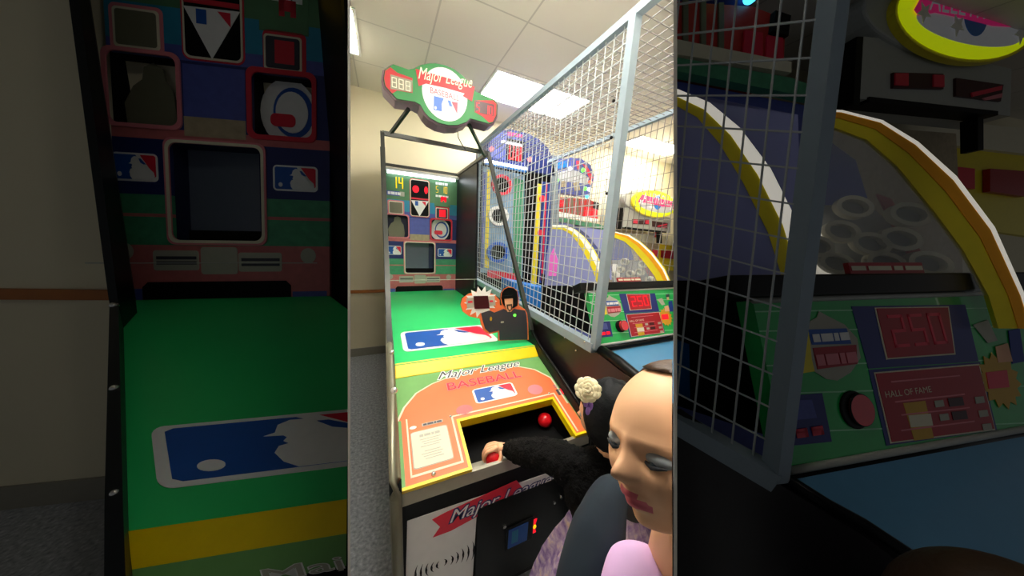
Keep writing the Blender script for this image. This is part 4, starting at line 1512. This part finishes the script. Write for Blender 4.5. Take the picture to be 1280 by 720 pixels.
m = MB()
lane_prism(m, 0, 0.004, W, 1, -.03, 0, 'lane_green')
lane_art(m, L_lane, .001)
m.build('lane', gl, 'l')
m = MB()
Y0 = PD(160, 664, .498); Y1 = PD(165, 712, .468)
yf = Fr(Y0, UX * wl, Y1 - Y0)
if yf.N.dot(C - Y0) < 0:
    yf.N = -yf.N
m.rect(yf, 0, 0, W, 1, -.02, 0, 'yellow')
m.build('yellow_step', gl, 'l')
P2 = PD(172, 800, .42)
pf = Fr(Y1, UX * wl, P2 - Y1)
if pf.N.dot(C - Y1) < 0:
    pf.N = -pf.N
m = MB()
m.rect(pf, 0, 0, W, 1, -.02, 0, 'field_green')
a0, b0 = pf.loc(330, 722); a1, b1 = pf.loc(438, 690)
text(m, pf, 'Major League', a0, b0 + .15, a0 + .50, b0 - .12, .001, 'print_grey', shear=0, outline='white', oo=.03)
m.build('control_panel', gl, 'l')
# side panels
dn_ = V3((0, 0, -1))


def oblique_wall(a0, a1, name):
    # follows the lane direction, high at the back and low at the front
    m = MB()
    for b0, b1, t0, t1 in ((0, .22, 2.1, 2.1), (.22, .26, 2.1, .10), (.26, 1.0, .08, .045), (1.0, 1.14, .045, .02)):
        q = []
        for a, b_ in ((a0, b0), (a1, b0), (a1, b1), (a0, b1)):
            q.append(L_lane.at(a, b_))
        floor_q = [V3((p.x, p.y, .003)) for p in q]
        tops = [q[0] + UPo * t0 * hl, q[1] + UPo * t0 * hl, q[2] + UPo * t1 * hl, q[3] + UPo * t1 * hl]
        m.hexa(floor_q + tops, 'black_wood')
    m.build(name, gl, 'l')


oblique_wall(-.028, -.002, 'side_panel')
oblique_wall(W + .002, W + .045, 'side_panel')
m = MB()
q = [L_lane.at(0, 0.01, -.035), L_lane.at(W, 0.01, -.035), L_lane.at(W, 1.1, -.035), L_lane.at(0, 1.1, -.035)]
m.hexa([V3((p.x, p.y, .003)) for p in q] + q, 'black')
m.build('base_cabinet', gl, 'l')
for u, v in ((139, 366), (142, 485), (147, 616)):
    m = MB()
    # on top of the rail, slid along it to its place
    best = None
    for q in range(261, 1000, 3):
        b_ = q / 1000
        P = L_lane.at(-.014, b_) + UPo * hl * (.08 - .035 * (b_ - .26) / .74)
        e = abs(pj(P)[1] - v)
        if best is None or e < best[0]:
            best = (e, P)
    P = best[1]
    m.sphere(P, .0125 * (M @ (P - C)).z, 'chrome', 12)
    m.build('bolt', gl, 'l', smooth=True)
m = MB()
A = L_bb.at(.01, *(lambda z: (z, .12))(F_bb.loc(520, 350)[1])); B2 = L_bb.at(W, F_bb.loc(520, 350)[1], .12)
m.tube([A, B2], .002, 'sign_grey', 6)
m.build('guard_wire', gl, 'l')

# wall of the left bay: its base is found on the floor
Wa = PX(0, 636, 'z', 0); Wb = PX(125, 622, 'z', 0)
wd = (Wb - Wa); wd.z = 0; wd.normalize()
wn = V3((wd.y, -wd.x, 0))
if wn.dot(C - Wa) < 0:
    wn = -wn
LW = Fr(Wa, wd, (0, 0, 1), wn)
m = MB(); m.rect(LW, -2.5, 0, 3.0, CEIL, -.06, 0, 'wall')
tag(m.build('wall_side', clip='l'), kind='structure')
zr0 = LW.loc(60, 374)[1]; zr1 = LW.loc(60, 361)[1]
m = MB(); m.rect(LW, -2.5, zr0, 3.0, zr1, .0005, .015, 'wood_trim')
tag(m.build('trim_2', clip='l'), kind='structure')
zb1 = LW.loc(60, 602)[1]
m = MB(); m.rect(LW, -2.5, 0.001, 3.0, zb1, .0005, .012, 'base_trim')
tag(m.build('baseboard_side', clip='l'), kind='structure')

# ================================================================== RIGHT BAY: enlarged copies of the caged football game and the games behind it
KR = 1.4
DZ = (MT @ V3((-507, -238, 339))).normalized()     # away from the player, obliquely
gr = thing('football_arcade_game', (PD(1100, 500, .8).x, PD(1100, 500, .8).y, 0), 'dim enlarged copy of the football arcade game with grey cage in the dark right bay', 'arcade game')
gr.name = 'football_arcade_game.001'
TRUE_LOC[gr.name] = V3(gr.location)
dR = .40 * KR
P0 = PD(*zoom(745, 437), dR)
R_f = Fr(P0, DZ, UP)          # plane of the cage side
remap = lambda p: R_f.at(*R_f.loc(*zoom(*pj(p))))
NFEN = UX
fence(gr, 'r', remap, .92)
Bo = PD(*zoom(749, 432), .415 * KR)
vR = (PD(*zoom(735, 365), .445 * KR) - Bo).normalized()
RB = Fr(Bo, UX, vR)
if RB.N.dot(C - Bo) < 0:
    RB.N = -RB.N
A1 = Fr(PD(*zoom(757, 357), .51 * KR), -DZ, UP)
A2 = Fr(PD(*zoom(842, 365), .50 * KR), -DZ, UP)
for A in (A1, A2):
    if A.N.dot(C - A.O) < 0:
        A.N = -A.N
FsR = {'board': RB, 'bw': 1.05, 'arc1': A1, 'arc2': A2}
game2_body(gr, 'r', FsR, zoom, 1.3, None)
# dark side and shelf
m = MB()
fq = Fr(P0 - UX * .004, DZ, UP)
q = [R_f.at(*R_f.loc(*p)) for p in ((842, 512), (975, 606), (1075, 668), (1180, 745))]
tops = [p + UX * .0 for p in q]
for i in range(3):
    a, b_ = q[i], q[i + 1]
    m.hexa([V3((a.x, a.y, .003)), V3((b_.x, b_.y, .003)), V3((b_.x, b_.y, .003)) + UX * .02, V3((a.x, a.y, .003)) + UX * .02, a, b_, b_ + UX * .02, a + UX * .02], 'black_side')
m.build('side_panel', gr, 'r')
m = MB()
m.tube([R_f.at(*R_f.loc(*p)) + UX * .01 for p in ((980, 600), (1030, 632), (1075, 657), (1130, 694), (1200, 740))], .011, 'black_gloss', 10)
m.build('side_rail', gr, 'r', smooth=True)
m = MB()
s0 = RB.at(-.01, -.012); s1_ = RB.at(1.05, -.012)
s2 = s0 + (PD(1130, 700, .50) - s0) * 1.7; s3 = s2 + UX * 1.1
up_ = V3((0, 0, -.012))
m.hexa([s0 + up_, s1_ + up_, s3 + up_, s2 + up_, s0, s1_, s3, s2], 'blue_shelf')
m.build('blue_shelf', gr, 'r')
m = MB()
q = [s0 + UX * .03 + up_ * 1.2, s1_ + up_ * 1.2, s3 + up_ * 1.2, s2 + UX * .03 + up_ * 1.2]
m.hexa([V3((p.x, p.y, .003)) for p in q] + q, 'black_side')
m.build('base_cabinet', gr, 'r')
F_mr = Fr(PD(*zoom(720, 230), .95 * KR), UX, UPo, ND)
F_or = Fr(PD(*zoom(815, 255), 1.15 * KR), UX, UPo, ND)
gm2 = thing('red_display_game', (F_mr.O.x, F_mr.O.y, 0), 'dim enlarged copy of the arcade game with red seat-like displays behind the cage of the dark right bay', 'arcade game')
bulb_sign(gm2, F_mr, zoom, 'r', 1.2)
red_display(gm2, F_mr, zoom, 'r', 1.2)
go2 = thing('oval_sign_game', (F_or.O.x, F_or.O.y, 0), 'dim enlarged copy of the arcade game with oval lime sign, top right of the dark bay', 'arcade game')
go2.name = 'oval_sign_game.001'
TRUE_LOC[go2.name] = V3(go2.location)
oval_game(go2, F_or, zoom, 'r', 1.1)
shelf_boxes(Fr(PD(*zoom(815, 305), 1.66 * KR), UX, UPo, ND), zoom, 'r', .4, 'copied enlarged in the dark right bay')
m = MB()
bq = [PD(u, v, .62 * KR) for u, v in ((838, 425), (868, 432), (868, 500), (838, 488))]
m.hexa([p + V3((0, 0, 0)) for p in bq] + [p + DZ * .08 for p in bq], 'blue_box')
m.build('blue_ball_box', gr, 'r')
# wall of the right bay
Wr = PD(1050, 200, 2.4)
un = V3((UX.x, UX.y, 0)).normalized()
RWn = V3((un.y, -un.x, 0))
if RWn.dot(C - Wr) < 0:
    RWn = -RWn
RW = Fr((Wr.x, Wr.y, 0), un, (0, 0, 1), RWn)
m = MB(); m.rect(RW, -4, 0, 6, CEIL, -.06, 0, 'wall')
tag(m.build('wall_far', clip='r'), kind='structure')


# ================================================================== PEOPLE
def skin(verts, edges, radii, levels=2, mat_='skin', flat=None):
    """a smooth continuous surface round a jointed skeleton"""
    me = bpy.data.meshes.new('s')
    bm = bmesh.new()
    ly = bm.verts.layers.skin.verify()
    vs = [bm.verts.new(v) for v in verts]
    for i, v in enumerate(vs):
        r = radii[i]
        v[ly].radius = r if isinstance(r, tuple) else (r, r)
        v[ly].use_root = (i == 0)
    for a, b_ in edges:
        bm.edges.new((vs[a], vs[b_]))
    bm.to_mesh(me)
    bm.free()
    o = bpy.data.objects.new('s', me)
    COL.objects.link(o)
    md = o.modifiers.new('Skin', 'SKIN')
    md.use_smooth_shade = True
    sb = o.modifiers.new('Sub', 'SUBSURF')
    sb.levels = sb.render_levels = levels
    dg = bpy.context.evaluated_depsgraph_get()
    dg.update()
    ev = o.evaluated_get(dg)
    em = ev.to_mesh()
    out = ([v.co.copy() for v in em.vertices], [list(p.vertices) for p in em.polygons])
    ev.to_mesh_clear()
    bpy.data.objects.remove(o)
    return out


def head_mesh(mb, ctr, rot, s_, skin_m='skin', n=72):
    """a child's head: +y is the face, s_ is half the head height"""
    vs, fs, ms = [], [], []
    h = n // 2 + 12
    g = lambda x, z, cx, cz, sx, sz: math.exp(-((x - cx) / sx) ** 2 - ((z - cz) / sz) ** 2)
    loc = []
    for i in range(h + 1):
        th = PI * i / h
        for k in range(n):
            ph = 2 * PI * k / n
            x, y, z = math.sin(th) * math.cos(ph), math.sin(th) * math.sin(ph), math.cos(th)
            X, Y, Z_ = x * .74, y * .86, z
            # jaw narrows
            if Z_ < 0:
                X *= 1 - .30 * (-Z_) ** 1.5
                if Y < 0:
                    Y *= 1 - .35 * (-Z_)
            f = max(0, y)
            if y > 0:
                dY = 0
                dY += .24 * g(X, Z_, 0, -.20, .085, .13) + .06 * g(X, Z_, 0, -.02, .07, .22)       # nose
                dY += .05 * (g(X, Z_, .09, -.25, .05, .05) + g(X, Z_, -.09, -.25, .05, .05))
                dY -= .10 * (g(X, Z_, .27, .02, .14, .09) + g(X, Z_, -.27, .02, .14, .09))          # sockets
                dY += .04 * (g(X, Z_, .27, .16, .2, .06) + g(X, Z_, -.27, .16, .2, .06))
                dY += .06 * (g(X, Z_, .36, -.28, .2, .2) + g(X, Z_, -.36, -.28, .2, .2))            # cheeks
                dY += .12 * g(X, Z_, 0, -.46, .17, .055) + .11 * g(X, Z_, 0, -.57, .14, .055)       # lips
                dY -= .05 * g(X, Z_, 0, -.51, .2, .02)
                dY += .13 * g(X, Z_, 0, -.82, .18, .14)                                             # chin
                dY += .04 * g(X, Z_, 0, .5, .4, .3)
                Y += dY
            loc.append((X, Y, Z_))
            vs.append(ctr + rot @ (V3((X, Y, Z_)) * s_))
    for i in range(h):
        for k in range(n):
            q = [i * n + k, (i + 1) * n + k, (i + 1) * n + (k + 1) % n, i * n + (k + 1) % n]
            c = [sum(loc[j][a] for j in q) / 4 for a in range(3)]
            lip = c[1] > .4 and (((c[0] / .22) ** 2 + ((c[2] + .515) / .10) ** 2) < 1)
            (ms if lip else fs).append(q)
    mb.add(vs, fs, skin_m)
    o = len(mb.v) - len(vs)
    k = mb.mi('lips')
    for q in ms:
        mb.f.append([j + o for j in q])
        mb.m.append(k)


def eyes(mb, ctr, rot, s_):
    for sx in (-1, 1):
        mb.sphere(ctr + rot @ (V3((sx * .27, .655, .0)) * s_), .125 * s_, 'eye_white', 16)
        mb.sphere(ctr + rot @ (V3((sx * .27, .735, -.025)) * s_), .062 * s_, 'iris', 12)
        mb.sphere(ctr + rot @ (V3((sx * .27, .660, .022)) * s_), .135 * s_, 'lid', 20, (1.35, 1, .72), rot)
        pts = [ctr + rot @ (V3((sx * (.27 + t), .795 - 2.2 * t * t, -.055 + .25 * abs(t))) * s_) for t in (-.15, -.07, 0, .07, .15)]
        mb.tube(pts, [.008 * s_, .02 * s_, .026 * s_, .02 * s_, .008 * s_], 'lash', 6)


def basis(fwd, up=(0, 0, 1)):
    """rotation whose +y looks along fwd"""
    y = V3(fwd).normalized()
    x = y.cross(V3(up)).normalized()
    z = x.cross(y)
    return Matrix((x, y, z)).transposed()


def noisy(vs, amp, freq):
    out = []
    c = sum((V3(v) for v in vs), V3()) / len(vs)
    for v in vs:
        n = noise.noise_vector(V3(v) * freq)
        out.append(V3(v) + n * amp)
    return out


# ---- girl in the black fluffy cardigan, her hand on the ball
HD = PD(762, 520, .78)
face_dir = V3((-.35, .9, -.25))
rt = basis(face_dir)
hs = .098
mb = MB()
head_mesh(mb, HD, rt, hs, 'skin', 48)
eyes(mb, HD, rt, hs)
ground = V3((HD.x + .02, HD.y - .06, 0))
neck = HD + V3((0, -.02, -.10))
chest = HD + V3((0, -.04, -.20)); pel = V3((HD.x + .0, HD.y - .06, HD.z - .46))
sh_l = HD + V3((-.085, .03, -.165)); sh_r = HD + V3((.10, -.06, -.17))
r_, u_, n_ = MT @ V3((1, 0, 0)), MT @ V3((0, -1, 0)), MT @ V3((0, 0, -1))
wrist = BALL + r_ * .075 + u_ * .044
elb = PD(690, 568, .885)
V_ = [pel, chest, neck, HD + V3((0, -.005, -.06)), sh_l, elb, wrist, sh_r, sh_r + V3((.04, .03, -.17)), sh_r + V3((0, .16, -.22)),
      pel + V3((-.06, 0, -.05)), V3((pel.x - .06, pel.y + .01, .28)), V3((pel.x - .06, pel.y, .05)), V3((pel.x - .06, pel.y + .09, .03)),
      pel + V3((.06, 0, -.05)), V3((pel.x + .06, pel.y + .01, .28)), V3((pel.x + .06, pel.y, .05)), V3((pel.x + .06, pel.y + .09, .03))]
E_ = [(0, 1), (1, 2), (2, 3), (1, 4), (4, 5), (5, 6), (1, 7), (7, 8), (8, 9), (0, 10), (10, 11), (11, 12), (12, 13), (0, 14), (14, 15), (15, 16), (16, 17)]
Rd = [  .085, .085, .035, .04, .04, .022, .014, .04, .03, .02, .06, .04, .027, .025, .06, .04, .027, .025]
vs, fs = skin(V_, E_, Rd)
mb.add(vs, fs, 'skin')
# the hand: palm, four fingers curled over the ball, thumb at its side
pr = BALL + r_ * .030 + u_ * .036
knk = BALL + u_ * .046 - r_ * .002
Vh = [pr, wrist]
Eh = [(0, 1)]
Rh = [(.017, .022), .014]
fw = [(-.024, .92), (-.008, 1.0), (.009, .97), (.024, .82)]
for dz, ln in fw:
    i0 = len(Vh)
    k1 = knk + n_ * dz + r_ * .006
    k2 = BALL + n_ * dz * 1.05 - r_ * .030 * ln + u_ * .036
    k3 = BALL + n_ * dz * .95 - r_ * .044 * ln + u_ * .012
    k4 = BALL + n_ * dz * .8 - r_ * .042 * ln - u_ * .012 * ln
    Vh += [k1, k2, k3, k4]
    Rh += [.0085, .0078, .007, .006]
    Eh += [(0, i0), (i0, i0 + 1), (i0 + 1, i0 + 2), (i0 + 2, i0 + 3)]
i0 = len(Vh)
Vh += [BALL + r_ * .034 + u_ * .022 + n_ * .026, BALL + r_ * .026 + u_ * .006 + n_ * .040, BALL + r_ * .012 + u_ * -.004 + n_ * .044]
Rh += [.0095, .0085, .0065]
Eh += [(0, i0), (i0, i0 + 1), (i0 + 1, i0 + 2)]
vs, fs = skin(Vh, Eh, Rh, 2)
mb.add(vs, fs, 'skin')
g1 = mb.build('person', None, 'c', smooth=True)
tag(g1, 'girl in black fluffy cardigan and purple dress, hand on a red ball at the tray', 'person')
# sleeve and cardigan
mb = MB()
cuff = BALL + r_ * .056 + u_ * .036
vs, fs = skin([pel + V3((0, 0, .14)), chest, neck + V3((0, 0, .01)), sh_l, elb, PD(660, 566, .96), cuff, sh_r, sh_r + V3((.05, .03, -.17)), sh_r + V3((.0, .12, -.23))],
              [(0, 1), (1, 2), (1, 3), (3, 4), (4, 5), (5, 6), (1, 7), (7, 8), (8, 9)], [.10, .10, .05, .065, .056, .052, .032, .07, .06, .05], 3)
mb.add(noisy(noisy(vs, .008, 60), .006, 150), fs, 'fur_black')
mb.build('cardigan', g1, 'c', smooth=True)
# dress: flared skirt
mb = MB()
n = 96
rings = []
prof = [(0.15, .075), (.05, .09), (-.05, .115), (-.15, .15), (-.25, .185), (-.32, .20)]
cs = PD(722, 640, .80)
base = V3((pel.x, pel.y, cs.z))
vs, fs = [], []
pf_ = [(0.10, .06), (.04, .085), (-.04, .115), (-.12, .14), (-.22, .17), (-.32, .195), (-.42, .21)]
for j, (dz, r) in enumerate(pf_):
    for k in range(n):
        a = 2 * PI * k / n
        w = 1 + .10 * math.sin(a * 9) * min(1, j / 3) + .05 * math.sin(a * 21 + j)
        vs.append(base + V3((math.cos(a) * r * w, math.sin(a) * r * w, dz)))
for j in range(len(pf_) - 1):
    for k in range(n):
        fs.append([j * n + k, (j + 1) * n + k, (j + 1) * n + (k + 1) % n, j * n + (k + 1) % n])
mb.add(noisy(vs, .012, 30), fs, 'floral')
mb.build('dress', g1, 'c', smooth=True)
# hair
mb = MB()
sv = MB(); sv.sphere(V3((0, 0, 0)), 1, 'hair_black', 40)
vs = []
for v in sv.v:
    p = V3((v.x * .86, v.y * .98 - .10, v.z * 1.06 + .06))
    if v.y > .25 and v.z < .35:
        p.y = min(p.y, .42)
        p.x *= 1.0
    vs.append(HD + rt @ (p * hs))
mb.add(noisy(noisy(vs, .007, 40), .004, 120), sv.f, 'hair_black')
for i in range(26):
    a = random.uniform(-1.0, 1.0)
    st_ = HD + rt @ (V3((math.sin(a) * .75, -math.cos(a) * .75 - .15, random.uniform(-.5, .1))) * hs)
    L_ = random.uniform(.13, .20)
    pts = [st_ + V3((random.uniform(-.01, .01), -.01 * j, -L_ * j / 4)) for j in range(5)]
    mb.tube(noisy(pts, .01, 20), [.02, .022, .02, .015, .006], 'hair_black', 8)
mb.build('hair', g1, 'c', smooth=True)


def flower(root, P, s_, clip):
    mb = MB()
    tw = (C - P).normalized()
    bs = basis(tw)
    for ringi, (n_p, r0, tilt, sz) in enumerate(((9, .62, .2, .42), (8, .42, .5, .38), (6, .22, .8, .32), (3, .08, 1.1, .26))):
        for i in range(n_p):
            a = 2 * PI * i / n_p + ringi * .4
            d = V3((math.cos(a), .35 + tilt * .5, math.sin(a)))
            c = V3((math.cos(a) * r0, .15 * ringi, math.sin(a) * r0))
            rot = bs @ basis(V3((math.cos(a), tilt, math.sin(a))), (0, 1, .01))
            vs_ = MB(); vs_.sphere(P + bs @ (c * s_), sz * s_, 'petal', 12, (1, .9, .28), rot)
            mb.add(noisy(vs_.v, .10 * s_, 2.2 / s_ * .8), vs_.f, 'petal')
    o = mb.build('hair_flower', root, clip, smooth=True)
    o['label'] = 'cream fabric flower'
    mb = MB()
    for dx, dy in ((-.15, -1.0), (.2, -1.25), (0, -1.6)):
        c = P + r_ * dx * s_ + u_ * dy * s_
        mb.sphere(c, .34 * s_, 'petal_violet', 12, (.6, .5, 1.1))
    o = mb.build('hair_flower', root, clip, smooth=True)
    o['label'] = 'small violet petals under the cream flower'


flower(g1, PD(735, 487, .68), .033, 'c')

# ---- blurred girl close to the camera, seen in three-quarter profile
mb = MB()
HC = PD(843, 554, .345)
fdir = MT @ V3((-.90, -.12, -.42))
updir = MT @ V3((.05, -1, .12))
rt2 = basis(fdir, updir)
hs2 = .097
head_mesh(mb, HC, rt2, hs2, 'skin_close', 96)
eyes(mb, HC, rt2, hs2)
nk = HC + MT @ V3((.030, .095, .02)); ch = nk + V3((.02, 0, -.13))
pel2 = V3((ch.x + .02, ch.y, .60))
vs, fs = skin([pel2, ch, nk, HC + MT @ V3((.03, .04, .0)),
               V3((pel2.x - .06, pel2.y, .50)), V3((pel2.x - .06, pel2.y, .06)), V3((pel2.x + .06, pel2.y, .50)), V3((pel2.x + .06, pel2.y, .06))],
              [(0, 1), (1, 2), (2, 3), (0, 4), (4, 5), (0, 6), (6, 7)],
              [.05, .05, .036, .042, .045, .03, .045, .03])
mb.add(vs, fs, 'skin_close')
g2p = mb.build('person', None, 'c', smooth=True)
tag(g2p, 'girl close up in profile with lilac top and dark grey jacket, eyes lowered', 'person')
mb = MB()
vs, fs = skin([PD(728, 840, .44), PD(733, 735, .45), PD(748, 660, .48), PD(764, 606, .52), PD(800, 640, .56)], [(0, 1), (1, 2), (2, 3), (3, 4)], [.062, .058, .050, .034, .03], 3)
mb.add(noisy(vs, .003, 30), fs, 'jacket')
mb.build('jacket', g2p, 'c', smooth=True)
mb = MB()
vs, fs = skin([PD(810, 860, .37), PD(802, 770, .375), PD(797, 712, .40), PD(795, 676, .43)], [(0, 1), (1, 2), (2, 3)], [.075, .066, .050, .03], 3)
mb.add(noisy(vs, .002, 30), fs, 'lilac')
mb.build('top', g2p, 'c', smooth=True)
mb = MB()
sv = MB(); sv.sphere(V3((0, 0, 0)), 1, 'hair_brown', 48)
vs = []
for v in sv.v:
    p = V3((v.x * .80, v.y * .92 - .06, v.z * 1.04 + .03))
    if v.y > .0 and v.z < .80:
        p.y = min(p.y, -.02 + .1 * v.z)
    vs.append(HC + rt2 @ (p * hs2))
mb.add(vs, sv.f, 'hair_brown')
mb.build('hair', g2p, 'c', smooth=True)

# ---- enlarged copy of the near girl's head top, lower right of the dim bay
mb = MB()
H3 = PD(1262, 830, .30)
rt3 = basis(V3((-.6, .6, -.1)))
head_mesh(mb, H3, rt3, .09, 'skin_close', 48)
eyes(mb, H3, rt3, .10)
p3 = V3((H3.x, H3.y, .5)); c3 = H3 + V3((0, 0, -.22))
vs, fs = skin([p3, c3, H3 + V3((0, 0, -.09)), c3 + V3((-.12, .02, .02)), c3 + V3((-.13, .04, -.2)), c3 + V3((.12, 0, .02)), c3 + V3((.13, .04, -.2)),
               V3((p3.x - .06, p3.y, .06)), V3((p3.x + .06, p3.y, .06))], [(0, 1), (1, 2), (1, 3), (3, 4), (1, 5), (5, 6), (0, 7), (0, 8)],
              [.08, .085, .04, .04, .03, .04, .03, .035, .035])
mb.add(vs, fs, 'jacket')
g3p = mb.build('person', None, 'r', smooth=True)
tag(g3p, 'enlarged copy of the top of a brown haired head at the lower right corner of the dim bay', 'person')
mb = MB()
vs = [H3 + rt3 @ (V3((v.x * .84, v.y * .95 - .05, v.z * 1.06 + .04)) * .10) for v in sv.v]
mb.add(vs, sv.f, 'hair_brown')
mb.build('hair', g3p, 'r', smooth=True)

# ================================================================== LIGHT
w = bpy.data.worlds.new('world')
SC.world = w
w.use_nodes = True
w.node_tree.nodes['Background'].inputs[0].default_value = (.95, .97, 1, 1)
w.node_tree.nodes['Background'].inputs[1].default_value = .047

vs_ = SC.view_settings
vs_.view_transform = 'Standard'
vs_.look = 'None'
vs_.gamma = 1
vs_.use_curve_mapping = False
vs_.exposure = 0.55
